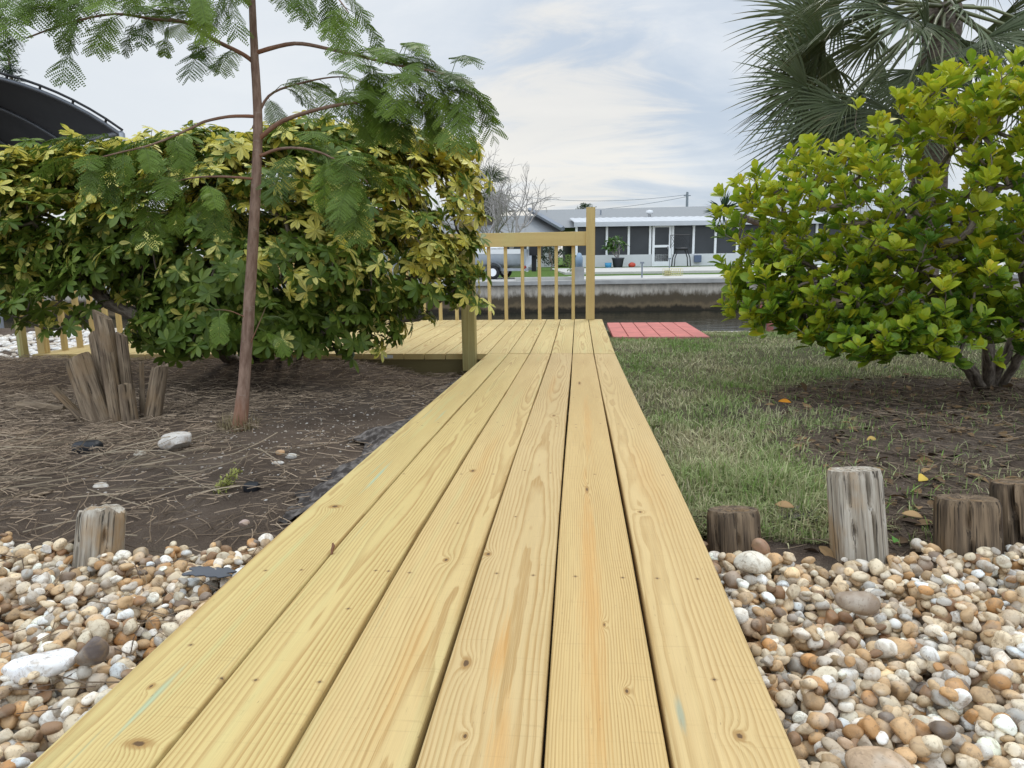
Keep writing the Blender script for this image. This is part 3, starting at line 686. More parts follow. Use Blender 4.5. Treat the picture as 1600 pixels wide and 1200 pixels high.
g = Geo(); n_ = len(trunk); rr = np.interp(np.linspace(0, 1, n_), [0, .03, .12, .5, 1], [.044, .032, .0255, .0195, .009]); tube(g, trunk, rr, 14, wob=.03)
t = NT('reddish_bark'); w_ = t.attr('wco').outputs['Vector']; a = t.noise(t.mul(w_, (60., 14., 60.)), 1., 5., .65); b = t.noise(t.mul(w_, (20., 40., 20.)), 1., 3., .6)
xw, yw, zw = t.sep(w_)
cb = t.mix(t.ramp(a, .3, .7), (.15, .088, .060), (.28, .185, .135)); cb = t.mix(t.math('MULTIPLY', t.ramp(t.math('ADD', yw, t.math('MULTIPLY', a, .2)), .32, .12), .6), cb, (.27, .115, .06)); cb = t.mix(t.math('MULTIPLY', t.ramp(b, .62, .72), .5), cb, (.30, .24, .19))
t.bsdf(cb, .85, t.bump(a, .6, .004), .2); M_tbark = t.m
trk = obj('trunk', g, M_tbark, tr)
def br(lst): return smooth(poly(lst), 5)
brs = [  # points, base radius, leaf span (from, to), n leaves, leaf length
    (br([(401, 82, D0), (460, 68, D0 - .05), (520, 78, D0 - .1), (580, 92, D0 - .15), (620, 102, D0 - .2), (680, 112, D0 - .3), (735, 130, D0 - .35)]), .0095, (.40, 1.), 34, .27),
    (br([(405, 217, D0), (440, 190, D0 - .05), (500, 170, D0 - .1), (560, 160, D0 - .1), (620, 158, D0 - .15), (690, 165, D0 - .2)]), .0105, (.5, 1.), 30, .24),
    (br([(399, 100, D0), (380, 85, D0), (330, 60, D0 - .1), (290, 35, D0 - .15), (240, 30, D0 - .2), (180, 22, D0 - .3), (110, 35, D0 - .4), (40, 60, D0 - .45)]), .010, (.15, 1.), 34, .25),
    (br([(402, 182, D0), (360, 182, D0 - .05), (320, 190, D0 - .1), (295, 202, D0 - .15), (240, 225, D0 - .3), (180, 240, D0 - .45), (140, 250, D0 - .5)]), .0075, (.5, 1.), 17, .23),
    (br([(395, 10, D0), (350, -25, D0 - .1), (280, -45, D0 - .2), (190, -40, D0 - .3), (90, -20, D0 - .4), (0, 0, D0 - .5)]), .009, (.1, 1.), 34, .26),
    (br([(394, -20, D0), (430, -40, D0), (470, -40, D0 - .1), (520, -10, D0 - .15), (545, 20, D0 - .2)]), .008, (.1, 1.), 16, .22),
    (br([(403, 245, D0), (440, 232, D0 - .1), (490, 235, D0 - .3), (540, 258, D0 - .4), (575, 285, D0 - .45)]), .007, (.25, 1.), 20, .24),
    (br([(401, 280, D0), (350, 276, D0 - .1), (300, 278, D0 - .2), (250, 290, D0 - .3)]), .006, (.3, 1.), 14, .22),
    (br([(396, 200, D0), (420, 150, D0 + .1), (470, 130, D0 + .15), (530, 120, D0 + .1), (570, 130, D0 + .1)]), .007, (.2, 1.), 16, .22),
    (br([(394, -60, D0), (370, -80, D0 - .2), (330, -60, D0 - .4), (290, -10, D0 - .5)]), .007, (.1, 1.), 16, .24),
    (br([(393, 500, D0), (360, 486, D0 - .05), (335, 484, D0 - .1)]), .003, (.3, 1.), 3, .13),
    (br([(390, 540, D0), (405, 505, D0 - .05), (415, 480, D0 - .08)]), .003, (.3, 1.), 4, .15)]
lf = Geo(); rach = Geo(); LV = []; LC = []
def bipinnate(p0, d0, L, tone):
    n = 8; seg = L / n; d0 = np.array(d0, float); d0[2] = min(d0[2], .45 * math.hypot(d0[0], d0[1]) + .02); d_ = unit(d0); p_ = np.array(p0, float); pts = [p_]; droop = rng.uniform(.10, .24)
    for q in range(n): d_ = unit(d_ + np.array([0, 0, -droop])); p_ = p_ + d_ * seg; pts.append(p_)
    pts = np.array(pts); tube(rach, pts, np.linspace(.0016, .0006, n + 1), 3, cap=False)
    for q in range(1, n + 1):
        for hs in ((-.5, 0) if q < n else (-.5,)):
            f = q + hs; i0 = min(int(f), n - 1); pc = pts[i0] + (pts[i0 + 1] - pts[i0]) * (f - i0); T = unit(pts[i0 + 1] - pts[i0]); sd = unit(np.cross(T, up0 + .15 * rng.normal(size=3))); nn_ = np.cross(sd, T)
            fr_ = f / n; Lp = L * .40 * (math.sin(PI * (.12 + .80 * fr_)) ** .7) * rng.uniform(.85, 1.1)
            for s_ in (-1, 1):
                pd = unit(sd * s_ * .95 + T * .5 - up0 * .12); m_ = max(5, int(Lp / .0066)); u_ = (np.arange(m_) + .5) / m_
                base = pc + pd * (u_ * Lp)[:, None] - up0 * (.18 * Lp * u_ ** 2)[:, None]
                tng = unit(pd - up0 * .2); side = unit(np.cross(tng, nn_)); ll = .0125 * np.sqrt(np.sin(PI * (.15 + .8 * u_)))
                for s2 in (-1, 1):
                    dl = unit(side * s2 + tng * .45 - up0 * .18); wv = np.cross(dl, nn_); wv = unit(wv) * .0031
                    b0 = base; tip = base + dl * ll[:, None]; mid = base + dl * (ll * .55)[:, None]
                    LV.append(np.stack([b0, mid - wv, tip, mid + wv], 1)); LC.append(np.full((m_, 4), tone))
for pts, r0, (a_, b_), nl, L in brs:
    m_ = len(pts); bg_ = Geo(); tube(bg_, pts, np.linspace(r0, r0 * .25, m_), 8, wob=.03); obj('branch', bg_, M_tbark, tr)
    nl = int(nl * (.72 if pts[-1][0] < trunk[-1][0] - .3 and pts[-1][2] > 1.1 else 1.05))
    for q in range(nl):
        f = a_ + (b_ - a_) * (q + rng.random()) / nl; i0 = min(int(f * (m_ - 1)), m_ - 2); p_ = pts[i0] + (pts[i0 + 1] - pts[i0]) * rng.random(); T = unit(pts[i0 + 1] - pts[i0])
        th = rng.uniform(0, 2 * PI); v = unit(np.cross(T, rng.normal(size=3))); d_ = unit(T * rng.uniform(.2, .9) + v * .8 + up0 * .1)
        # short side twig so that leaves stand off the branch
        off = rng.uniform(.0, .09) ; p2 = p_ + d_ * off
        if off > .02: tube(rach, [p_, p2], .0016, 3, cap=False)
        bipinnate(p2, d_, L * rng.uniform(.45, .95), np.clip(rng.normal(.5, .22), 0, 1))
LVa = np.concatenate(LV).reshape(-1, 3); LCa = np.concatenate(LC); nq = len(LVa) // 4
C = np.zeros((nq * 4, 4)); C[:, 0] = np.repeat(rng.random(nq), 4); C[:, 3] = LCa.reshape(-1)[:nq * 4] if LCa.size >= nq * 4 else .5
lf.add(LVa, np.arange(nq * 4).reshape(-1, 4), C)
t = NT('feather_leaf'); at = t.attr('col'); r_, ac, al = t.sep(at.outputs['Color']); tn = at.outputs['Alpha']
col = t.mix(tn, (.058, .110, .018), (.20, .30, .032)); col = t.mix(t.math('MULTIPLY', r_, .35), col, (.10, .13, .025)); t.leaf(col, .45, .35, spec=.3)
rc = np.zeros((rach.n, 4)); rc[:, 0] = .9; rc[:, 3] = .2
offs = lf.n; lf.V += rach.V; lf.Fs += [f_ + offs for f_ in rach.Fs]; lf.C.append(rc); lf.Wc += rach.Wc; lf.n += rach.n
cr = obj('crown', lf, t.m, tr, smooth=False)

# --- fan palms
def fan(g, st, hub, axis, nrm, Rl, nseg=38, spread=125, droop=.35, tone=.5, w0=.026):
    axis = unit(axis); nrm = unit(nrm - axis * np.dot(nrm, axis)); sd = np.cross(axis, nrm)
    for q in range(nseg):
        th = R(-spread + 2 * spread * (q + .5) / nseg) + rng.normal(0, .02); d_ = unit(axis * math.cos(th) + sd * math.sin(th)); n2 = unit(nrm + .12 * rng.normal(size=3)); x_ = unit(np.cross(d_, n2)); L = Rl * (1 - .25 * abs(th) / R(spread)) * rng.uniform(.88, 1.08)
        ns = 6; V = []; dr_ = droop * rng.uniform(.5, 1.5)
        for k_ in range(ns):
            u_ = k_ / (ns - 1); hw = w0 * Rl * [.25, .8, 1.0, .75, .38, .02][k_]
            c_ = hub + d_ * L * u_ - up0 * L * dr_ * max(0, u_ - .35) ** 2 * 1.6 + n2 * (.05 * L * math.sin(PI * u_))
            V += [c_ - x_ * hw + n2 * hw * .5, c_, c_ + x_ * hw + n2 * hw * .5]
        fs = []
        for k_ in range(ns - 1): b_ = 3 * k_; fs += [(b_, b_ + 1, b_ + 4, b_ + 3), (b_ + 1, b_ + 2, b_ + 5, b_ + 4)]
        cc_ = np.zeros((3 * ns, 4)); cc_[:, 0] = rng.random(); cc_[:, 1] = np.repeat(np.linspace(0, 1, ns), 3); cc_[:, 3] = tone
        g.add(np.array(V), np.array(fs), cc_)
t = NT('palm_leaf'); at = t.attr('col'); r_, ac, al = t.sep(at.outputs['Color']); tn = at.outputs['Alpha']
col = t.mix(tn, (.040, .062, .024), (.12, .15, .058)); col = t.mix(t.math('MULTIPLY', r_, .3), col, (.16, .165, .09)); col = t.mix(t.math('MULTIPLY', t.ramp(ac, .7, 1.), t.ramp(r_, .4, .8)), col, (.26, .20, .11))
t.leaf(col, .42, .15, spec=.4); M_palm = t.m
M_ptrunk = weathered('palm_trunk', (.24, .20, .16), (.10, .08, .065), (.16, .12, .09), .4, (20., 45., 20.))
def palm(name, label, crown, basez, Rl, hubs, trunk_r, sc_=1., nseg=38, wf=.026, drp=.4, tones=(.3, .8), skirt=0):
    bz = np.array([crown[0], crown[1], basez]); o = thing(name, label, 'palm tree', bz)
    g = Geo(); n_ = 26; pts = np.array([bz + (crown - bz) * k_ / n_ for k_ in range(n_ + 1)]); tube(g, pts, trunk_r * (1 + .08 * np.sin(np.arange(n_ + 1) * 2.1)), 14, wob=.05); obj('trunk', g, M_ptrunk, o)
    f = Geo(); pt = Geo()
    for h in hubs:
        hub, axis, nrm, tone = h; tube(pt, [crown, (crown + hub) / 2 + up0 * .06 * sc_, hub], [.018 * sc_, .014 * sc_, .008 * sc_], 5, cap=False); fan(f, None, hub, axis, nrm, Rl * rng.uniform(.9, 1.1), nseg, rng.uniform(85, 125), drp, tone, wf)
    obj('crown', f, M_palm, o); obj('petiole', pt, plain('palm_petiole', (.13, .14, .06), .5), o)
    return o
PC = W(1475, 10, 6.2)
hubs = []
for (px, py, dd) in ((1262, 137, -.1), (1290, 195, .2), (1300, 60, .1), (1350, 30, -.5), (1345, 150, -.4), (1447, 81, -.8), (1400, 180, -.5), (1400, -30, -.3), (1500, -60, -.5), (1540, 60, -.8), (1520, 150, -.4), (1620, 40, -.3), (1640, 130, .1), (1330, -40, .3), (1380, 100, .8), (1450, 180, .7), (1560, -80, .3), (1310, 110, .6), (1500, 20, -1.), (1620, -50, .4), (1290, 90, .3), (1320, 165, -.2), (1262, 120, .5), (1285, 45, .2), (1275, 190, .4), (1310, 10, .3), (1370, 60, .2), (1430, 110, -.2), (1490, 60, .4), (1350, 170, .5), (1560, 30, .5), (1330, 200, .1), (1360, -10, -.6), (1420, 30, -.9), (1470, 120, -.7), (1580, 110, -.6), (1600, -10, -.7), (1430, 130, .2), (1530, -20, .3), (1280, 20, .4), (1660, 90, -.4)):
    h = W(px, py, 6.2 + dd); a_ = unit(h - PC); a_ = unit(a_ + up0 * -.15); hubs.append((h, a_, unit(up0 * .6 + .9 * rng.normal(size=3)), rng.uniform(.2, .9)))
palm('fan_palm', 'tall fan palm with grey-green drooping fronds behind the yellow-green bush', PC, gh(PC[0], PC[1]) - .1, .78, hubs, .15, nseg=38, wf=.0145, drp=.13)
# small spiky palm seen between the far house and the bush
YC = W(1130, 330, 7.4); YB = W(1290, 500, 7.6); g_ = gh(YB[0], YB[1]); yo = thing('spiky_palm', 'small dark spiky-leaved palm tucked behind left edge of the yellow-green bush', 'palm tree', (YB[0], YB[1], g_))
g = Geo(); tube(g, [np.array([YB[0], YB[1], g_ - .05]), W(1270, 420, 7.6), W(1210, 355, 7.5), YC], [.05, .045, .04, .035], 9, wob=.06); obj('trunk', g, M_ptrunk, yo)
f = Geo()
for q in range(90):
    d_ = unit(rng.normal(size=3) + up0 * .45); n2 = unit(np.cross(d_, rng.normal(size=3))); x_ = np.cross(d_, n2); L = rng.uniform(.14, .23); c0 = YC + d_ * .02
    V = [c0 - x_ * .004, c0 + x_ * .004, c0 + d_ * L * .5 + x_ * .009, c0 + d_ * L * .5 - x_ * .009, c0 + d_ * L - up0 * .02]; f.add(np.array(V), [(0, 1, 2, 3), (3, 2, 4)], (rng.random(), .3, 0, .35))
t = NT('spiky_leaf'); at = t.attr('col'); col = t.mix(at.outputs['Color'], (.03, .07, .03), (.07, .12, .05)); t.leaf(col, .4, .15); obj('crown', f, t.m, yo, smooth=False)

# --- far trees
def rec_tree(p_, d_, L, r, depth, g, tips_=None, spread=.55):
    n_ = 4; pts = [p_]; dd = d_
    for q in range(n_): dd = unit(dd + rng.normal(size=3) * .12 + up0 * .03); pts.append(pts[-1] + dd * L / n_)
    tube(g, pts, np.linspace(r, r * .7, n_ + 1), max(3, min(8, depth + 2)), cap=False)
    if depth == 0:
        if tips_ is not None: tips_.append((pts[-1], dd))
        return
    for q in range(3 if depth > 1 else 2): rec_tree(pts[-1] if q < 2 else pts[2], unit(dd + rng.normal(size=3) * spread), L * rng.uniform(.62, .85), r * .62, depth - 1, g, tips_, spread)
M_bare = plain('grey_bare_bark', (.33, .30, .28), .9, var=.25, scale=6.)
def bare(px, py, D, H, label, lean):
    b_ = W(px, py, D); b_[2] = gh(b_[0], b_[1]) - .1; o = thing('bare_tree', label, 'tree', b_); g = Geo()
    for q in range(3): rec_tree(b_ + rt0 * .2 * (q - 1), unit(up0 + rt0 * (lean + .28 * (q - 1)) + rng.normal(size=3) * .08), H * .34, H * .018, 5, g, None, .42)
    obj('trunk', g, M_bare, o); return o
bare(778, 400, 36, 5.6, 'leafless grey tree standing before the roof of the far house', .12)
bare(752, 400, 37, 4.6, 'leafless tangled grey tree beside the shaggy palm left of the far house', -.05)
PC2 = W(765, 285, 47); hubs = []
for q in range(34):
    th = q * 2.4; ph = R(rng.uniform(-75, 55)); a_ = rt0 * math.cos(th) * math.cos(ph) + fw0 * math.sin(th) * math.cos(ph) + up0 * math.sin(ph); hubs.append((PC2 + a_ * .55 - up0 * (.8 if ph < 0 else 0), a_, unit(up0 + .3 * rng.normal(size=3)), .15 if ph < R(-10) else .4))
o = palm('cabbage_palm', 'shaggy grey-green palm standing among bare trees across the canal', PC2, gh(PC2[0], PC2[1]), 1.35, hubs, .2, 1.5, nseg=18)
def leafy(name, label, c, radii, n, trunk_r, colr, cat='tree'):
    bz = np.array([c[0], c[1], gh(c[0], c[1]) - .1]); o = thing(name, label, cat, bz); g = Geo(); tube(g, [bz, (bz + c) / 2 + rt0 * .1, c], [trunk_r, trunk_r * .8, trunk_r * .5], 8)
    for q in range(9): e = c + unit(rng.normal(size=3)) * np.array(radii) * .7; tube(g, [c * .6 + bz * .4, (c + e) / 2, e], [trunk_r * .4, trunk_r * .25, trunk_r * .1], 5, cap=False)
    obj('trunk', g, M_bark, o); sub = np.array([unit(rng.normal(size=3)) * .75 for _ in range(14)]); k_ = rng.integers(0, 14, n); p_ = (sub[k_] + unit(rng.normal(size=(n, 3))) * (rng.random((n, 1)) ** .4) * .42) * np.array(radii) + c
    pv, pf, pa = leafproto(3, [.05, .3, .02], .2, .1); C = np.zeros((n, len(pv), 4)); C[:, :, 0] = rng.random((n, 1)); g = Geo(); instance(g, pv, pf, p_, frames(rng.normal(size=(n, 3)) - up0 * .3, rng.normal(size=(n, 3)) + up0), np.full(n, max(radii) * .16) * rng.uniform(.6, 1.2, n), C)
    t = NT(name + '_leaf'); at = t.attr('col'); r_ = t.sep(at.outputs['Color'])[0]; t.leaf(t.mix(r_, tuple(v * .6 for v in colr), tuple(v * 1.35 for v in colr)), .5, .2); obj('crown', g, t.m, o); return o
leafy('broadleaf_tree', 'round dark green treetop rising behind the far house roof', W(915, 328, 62), (.85, .85, .6), 1300, .2, (.045, .075, .03))
leafy('shrub', 'bright green bush on the far lawn beside the grey piling', W(891, 412, 31), (.38, .38, .42), 500, .03, (.12, .18, .03), 'shrub')
leafy('shrub', 'dark spiky bush on the far lawn behind the motorboat', W(860, 398, 36), (.7, .6, .6), 900, .04, (.03, .05, .025), 'shrub')
# conifer top over the canopy
c_ = W(12, 78, 26); bz = np.array([c_[0], c_[1], gh(c_[0], c_[1])]); co_ = thing('conifer', 'dark conifer whose top shows above the grey canopy', 'tree', bz); g = Geo(); tube(g, [bz, c_ * .5 + bz * .5, c_], [.25, .18, .03], 8); obj('trunk', g, M_bark, co_)
g = Geo()
for q in range(420):
    u_ = rng.random() ** .8; z_ = c_[2] - 5.5 * u_; th = rng.random() * 2 * PI; L = (.25 + 1.15 * u_) * rng.uniform(.6, 1.1); dd = rt0 * math.cos(th) + fw0 * math.sin(th); p0 = np.array([c_[0], c_[1], z_])
    for m_ in range(9):
        pp = p0 + dd * L * (m_ + 1) / 9 + up0 * (.08 * (m_ / 9) ** 2 + rng.normal(0, .03)); nd_ = unit(dd + rng.normal(size=3) * .7); x_ = unit(np.cross(nd_, rng.normal(size=3))) * .018
        g.add(np.array([pp - x_, pp + x_, pp + nd_ * .2]), [(0, 1, 2)], (rng.random(), 0, 0, 0))
t = NT('conifer_needle'); r_ = t.sep(t.attr('col').outputs['Color'])[0]; t.leaf(t.mix(r_, (.02, .035, .022), (.05, .07, .04)), .5, .1); obj('crown', g, t.m, co_, smooth=False)

# ------------------------------------------------------------------ utility pole, wires, bits across the canal
PB = W(1074, 330, 72); pt_ = W(1074, 300, 72); gz = gh(PB[0], PB[1])
o = thing('utility_pole', 'thin grey utility pole rising behind the far house roof', 'utility pole', (pt_[0], pt_[1], gz)); g = Geo(); tube(g, [(pt_[0], pt_[1], gz), pt_], [.16, .12], 8); obj('pole', g, M_fascia, o); g = Geo(); tube(g, [pt_ - up0 * .35 - rt0 * .35, pt_ - up0 * .35 + rt0 * .35], .05, 5); obj('crossarm', g, M_fascia, o)
for dy, lab in ((0, 'upper thin overhead wire strung to the utility pole'), (10, 'lower thin overhead wire strung to the utility pole')):
    A_, B_ = W(700, 288 + dy * 3, 75), W(1074, 304 + dy * .3, 72); u_ = np.linspace(0, 1, 20)[:, None]; pts = A_ + (B_ - A_) * u_ - up0 * (1.1 * 4 * u_ * (1 - u_)); g = Geo(); tube(g, pts, .022, 4); tag(obj('overhead_wire', g, M_fascia), lab, 'wire')
A_ = W(1090, 322, 50); g = Geo(); tube(g, [A_ - up0 * .5, A_], .02, 5); tube(g, [A_ - rt0 * .2, A_ + rt0 * .2], .012, 4); tube(g, [A_ - rt0 * .15 - up0 * .12, A_ + rt0 * .15 - up0 * .12], .012, 4); obj('antenna', g, M_fascia, rf).parent = rf
bpy.data.objects['antenna'].location = (0, 0, 0)
def ground_far(px, py, z): return G(px, py, z)
# potted plant
pp = FB(6.2, 41.5, -.10); o = thing('potted_plant', 'potted branching plant on the patio before the porch screens', 'potted plant', pp)
g = Geo(); lathe(g, [(0, 0), (.26, 0), (.34, .5), (.37, .5), (.37, .56), (.31, .56), (.29, .48), (0, .48)], pp, 18); obj('pot', g, plain('dark_pot', (.07, .075, .085), .5), o)
g = Geo(); tp = []
for q in range(4): rec_tree(pp + up0 * .45, unit(up0 + rt0 * (q - 1.5) * .35 + rng.normal(size=3) * .15), .55, .04, 2, g, tp, .5)
obj('stem', g, M_bare, o); pv, pf, pa = leafproto(4, [.04, .2, .2, .02], .2, .3); n = len(tp) * 7; po = np.repeat(np.array([a for a, b in tp]), 7, 0); C = np.zeros((n, len(pv), 4)); C[:, :, 0] = rng.random((n, 1)); C[:, :, 3] = .6
g = Geo(); instance(g, pv, pf, po, frames(rng.normal(size=(n, 3)) + up0 * .4, np.tile(up0, (n, 1)) + .3 * rng.normal(size=(n, 3))), rng.uniform(.22, .34, n), C)
t = NT('pot_leaf'); t.leaf((.075, .15, .03), .4, .25); obj('foliage', g, t.m, o)
def blobmesh(c, r, n=2, nz=.15, sd=0):
    V, Fc = ico(n); q = np.random.default_rng(sd); ph = q.random((4, 3)) * 6; k_ = q.normal(size=(4, 3)) * 1.6
    h = 1 + nz * sum(np.sin(V @ k_[i] * 1.5 + ph[i, 0]) for i in range(4)) / 2
    return np.asarray(c) + V * h[:, None] * np.asarray(r), Fc
def ico(n):
    t_ = (1 + 5 ** .5) / 2; V = [(-1, t_, 0), (1, t_, 0), (-1, -t_, 0), (1, -t_, 0), (0, -1, t_), (0, 1, t_), (0, -1, -t_), (0, 1, -t_), (t_, 0, -1), (t_, 0, 1), (-t_, 0, -1), (-t_, 0, 1)]
    V = [tuple(unit(v)) for v in V]; Fc = [(0, 11, 5), (0, 5, 1), (0, 1, 7), (0, 7, 10), (0, 10, 11), (1, 5, 9), (5, 11, 4), (11, 10, 2), (10, 7, 6), (7, 1, 8), (3, 9, 4), (3, 4, 2), (3, 2, 6), (3, 6, 8), (3, 8, 9), (4, 9, 5), (2, 4, 11), (6, 2, 10), (8, 6, 7), (9, 8, 1)]
    for _ in range(n):
        mid = {}; nf = []
        def md(a, b):
            k_ = (min(a, b), max(a, b))
            if k_ not in mid: V.append(tuple(unit((np.array(V[a]) + np.array(V[b])) / 2))); mid[k_] = len(V) - 1
            return mid[k_]
        for a, b, c in Fc: x_, y_, z_ = md(a, b), md(b, c), md(c, a); nf += [(a, x_, z_), (b, y_, x_), (c, z_, y_), (x_, y_, z_)]
        Fc = nf
    return np.array(V), np.array(Fc)
g = Geo(); g.add(*blobmesh(FB(6.95, 41.2, .04), (.22, .16, .14), 2, .1, 4)); tag(obj('planter', g, plain('red_glaze', (.45, .06, .03), .4)), 'small red pot on the patio right of the potted plant', 'pot')
g = Geo(); lathe(g, [(0, 0), (.17, 0), (.2, .28), (.17, .28), (.15, .05), (0, .05)], FB(5.6, 41.2, -.10), 14); tag(obj('planter', g, plain('blue_glaze', (.05, .25, .42), .4)), 'small blue pot on the patio left of the potted plant', 'pot')
# black lattice-back bar chair
cp_ = FB(9.72, 41., -.10); o = thing('bar_chair', 'black metal bar chair with lattice back standing right of the screen door', 'chair', cp_); M_blk = plain('black_iron', (.012, .012, .013), .5)
g = Geo(); lathe(g, [(0, .92), (.36, .92), (.42, 1.0), (.36, 1.06), (0, 1.04)], cp_, 16); obj('seat', g, M_blk, o)
for sx in (-1, 1):
    for sy in (-1, 1): g = Geo(); tube(g, [cp_ + up0 * .95 + rt0 * .26 * sx + fw0 * .26 * sy, cp_ + up0 * .5 + rt0 * .42 * sx + fw0 * .3 * sy, cp_ + rt0 * .46 * sx + fw0 * .34 * sy], .03, 6); obj('leg', g, M_blk, o)
g = Geo()
for q in range(-3, 4):
    for s_ in (-1, 1):
        a0 = cp_ + rt0 * (.12 * q - .22 * s_) + fw0 * .34 + up0 * 1.12; b0 = cp_ + rt0 * (.12 * q + .22 * s_) + fw0 * .36 + up0 * 1.75; tube(g, [a0, b0], .012, 4)
for s_ in (-1, 1): tube(g, [cp_ + rt0 * .55 * s_ + fw0 * .33 + up0 * 1.05, cp_ + rt0 * .55 * s_ + fw0 * .36 + up0 * 1.78], .02, 5)
tube(g, [cp_ - rt0 * .55 + fw0 * .36 + up0 * 1.78, cp_ + rt0 * .55 + fw0 * .36 + up0 * 1.78], .02, 5); obj('backrest', g, M_blk, o)
g = Geo(); rbox(g, FB(11.15, HD - .12, .33), (.42, .12, .42), .03, ax=[rt0, fw0, up0], long=1); tag(obj('meter_box', g, plain('slate_box', (.10, .13, .20), .5), smooth=False), 'small dark blue box on the white porch wall', 'box') 
# lamp post, crab trap, piling at the far edge
lp = G(1003, 434, -.225); o = thing('cleat_post', 'thin dark post with a flat top at the patio edge', 'post', lp); g = Geo(); tube(g, [lp, lp + up0 * .5], .03, 8); obj('pole', g, M_fascia, o); g = Geo(); box(g, lp + up0 * .53, (.13, .08, .06), ax=[rt0, fw0, up0]); obj('cap', g, M_fascia, o, False)
lp = G(1051, 431, -.225); lp2 = lp + fw0 * .6; o = thing('cleat_post', 'thin dark post rising just behind the yellow wire trap', 'post', lp2); g = Geo(); tube(g, [lp2, lp2 + up0 * .62], .018, 8); obj('pole', g, M_fascia, o); g = Geo(); box(g, lp2 + up0 * .65, (.10, .08, .05), ax=[rt0, fw0, up0]); obj('cap', g, M_fascia, o, False)
ct = thing('wire_trap', 'pale yellow wire crab trap on the patio edge', 'trap', lp); g = Geo()
for q in range(9):
    for zz_ in (0.02, .27):
        tube(g, [lp + rt0 * (-.34 + .085 * q) - fw0 * .2 + up0 * zz_, lp + rt0 * (-.34 + .085 * q) + fw0 * .2 + up0 * zz_], .008, 4)
    for yy_ in (-.2, .2): tube(g, [lp + rt0 * (-.34 + .085 * q) + fw0 * yy_ + up0 * .02, lp + rt0 * (-.34 + .085 * q) + fw0 * yy_ + up0 * .27], .008, 4)
for zz_ in (.02, .10, .18, .27):
    for yy_ in (-.2, .2): tube(g, [lp - rt0 * .34 + fw0 * yy_ + up0 * zz_, lp + rt0 * .34 + fw0 * yy_ + up0 * zz_], .008, 4)
obj('cage', g, plain('yellow_wire', (.55, .50, .25), .5), ct); g = Geo(); box(g, lp + up0 * .12 - rt0 * .2, (.2, .2, .18), ax=[rt0, fw0, up0]); obj('bait_box', g, plain('tan_box', (.34, .31, .16), .7), ct, False)
pl = FB(2.33, FARD + .1, -.25); o = thing('piling', 'grey concrete piling with blue-grey cover at the lawn end of the seawall', 'piling', pl); g = Geo(); box(g, pl + up0 * .18, (.32, .3, .56), ax=[rt0, fw0, up0]); obj('block', g, M_conc_gray, o, False); g = Geo(); lathe(g, [(0, .46), (.12, .46), (.13, .75), (.06, .92), (0, .93)], pl, 14); obj('cover', g, plain('blue_grey_cover', (.22, .30, .38), .4), o)
# grey board fence left of the boat
fo_ = thing('board_fence', 'grey board fence beyond the lawn left of the motorboat', 'fence', FB(-5.3, 33, -.2), YAW); g = Geo()
for q in range(22): box(g, (-2.4 + q * .225, 0, .75), (.2, .03, 1.5))
obj('board', g, plain('grey_board', (.27, .27, .26), .9, var=.3, scale=3.), fo_, False, local=True)
# far side hedge strip of trees behind left part
leafy('broadleaf_tree', 'green leafy tree beyond the fence, behind the variegated shrub', W(560, 360, 52), (2.2, 2, 1.7), 1800, .2, (.05, .085, .03))

# ------------------------------------------------------------------ arched grey canopy at the upper left
u_dir = unit(rt0 * math.cos(R(7)) + fw0 * math.sin(R(7))); v_dir = unit(-rt0 * math.sin(R(58)) + fw0 * math.cos(R(58)))
CR = W(190, 208, 9.5); zc_ = CR[2]; Wd = 4.6; Hh = .80; nA = 25; Ln = 4.2
cnp = thing('canopy', 'dark grey arched fabric canopy above the shrub at upper left', 'canopy', CR - u_dir * Wd / 2 - up0 * (zc_ - gh(CR[0], CR[1])))
a = np.linspace(0, 1, nA); half = Wd / 2; Rr = (half ** 2 + Hh ** 2) / (2 * Hh); xx = half - a * Wd; zz = np.sqrt(Rr ** 2 - xx ** 2) - (Rr - Hh)
arch = lambda s_: CR + np.outer(xx - half, u_dir) + v_dir * s_ + np.outer(zz, up0)
g = Geo(); rows = [0, Ln / 3, 2 * Ln / 3, Ln]; V = np.concatenate([arch(s_) for s_ in rows]); g.add(V, [(i * nA + j, i * nA + j + 1, (i + 1) * nA + j + 1, (i + 1) * nA + j) for i in range(3) for j in range(nA - 1)])
t = NT('canopy_fabric'); n = t.noise(t.pos(), 3., 4., .6); t.bsdf(t.mix(n, (.045, .048, .055), (.075, .078, .085)), .7, None, .3); fb = obj('fabric', g, t.m, cnp)
for s_ in rows:
    g = Geo(); tube(g, arch(s_) - up0 * .03, .028, 8); obj('arch_tube', g, plain('tube_grey', (.10, .105, .115), .45, .5), cnp)
g = Geo(); A0 = arch(-.03) + up0 * .035; tube(g, A0, .018, 6)
for q in range(1, nA, 2): tube(g, [A0[q], arch(0)[q] - up0 * .02], .016, 5)
obj('lacing', g, M_black, cnp)
for cx in (0, -1):
    g = Geo(); p0 = CR + u_dir * (cx * Wd); tube(g, [p0, p0 + v_dir * Ln], .035, 8); obj('eave_tube', g, M_galv, cnp)
    for s_ in (0, Ln):
        g = Geo(); q0 = p0 + v_dir * s_; tube(g, [(q0[0], q0[1], -1.6), q0], .04, 8); obj('post', g, M_galv, cnp)

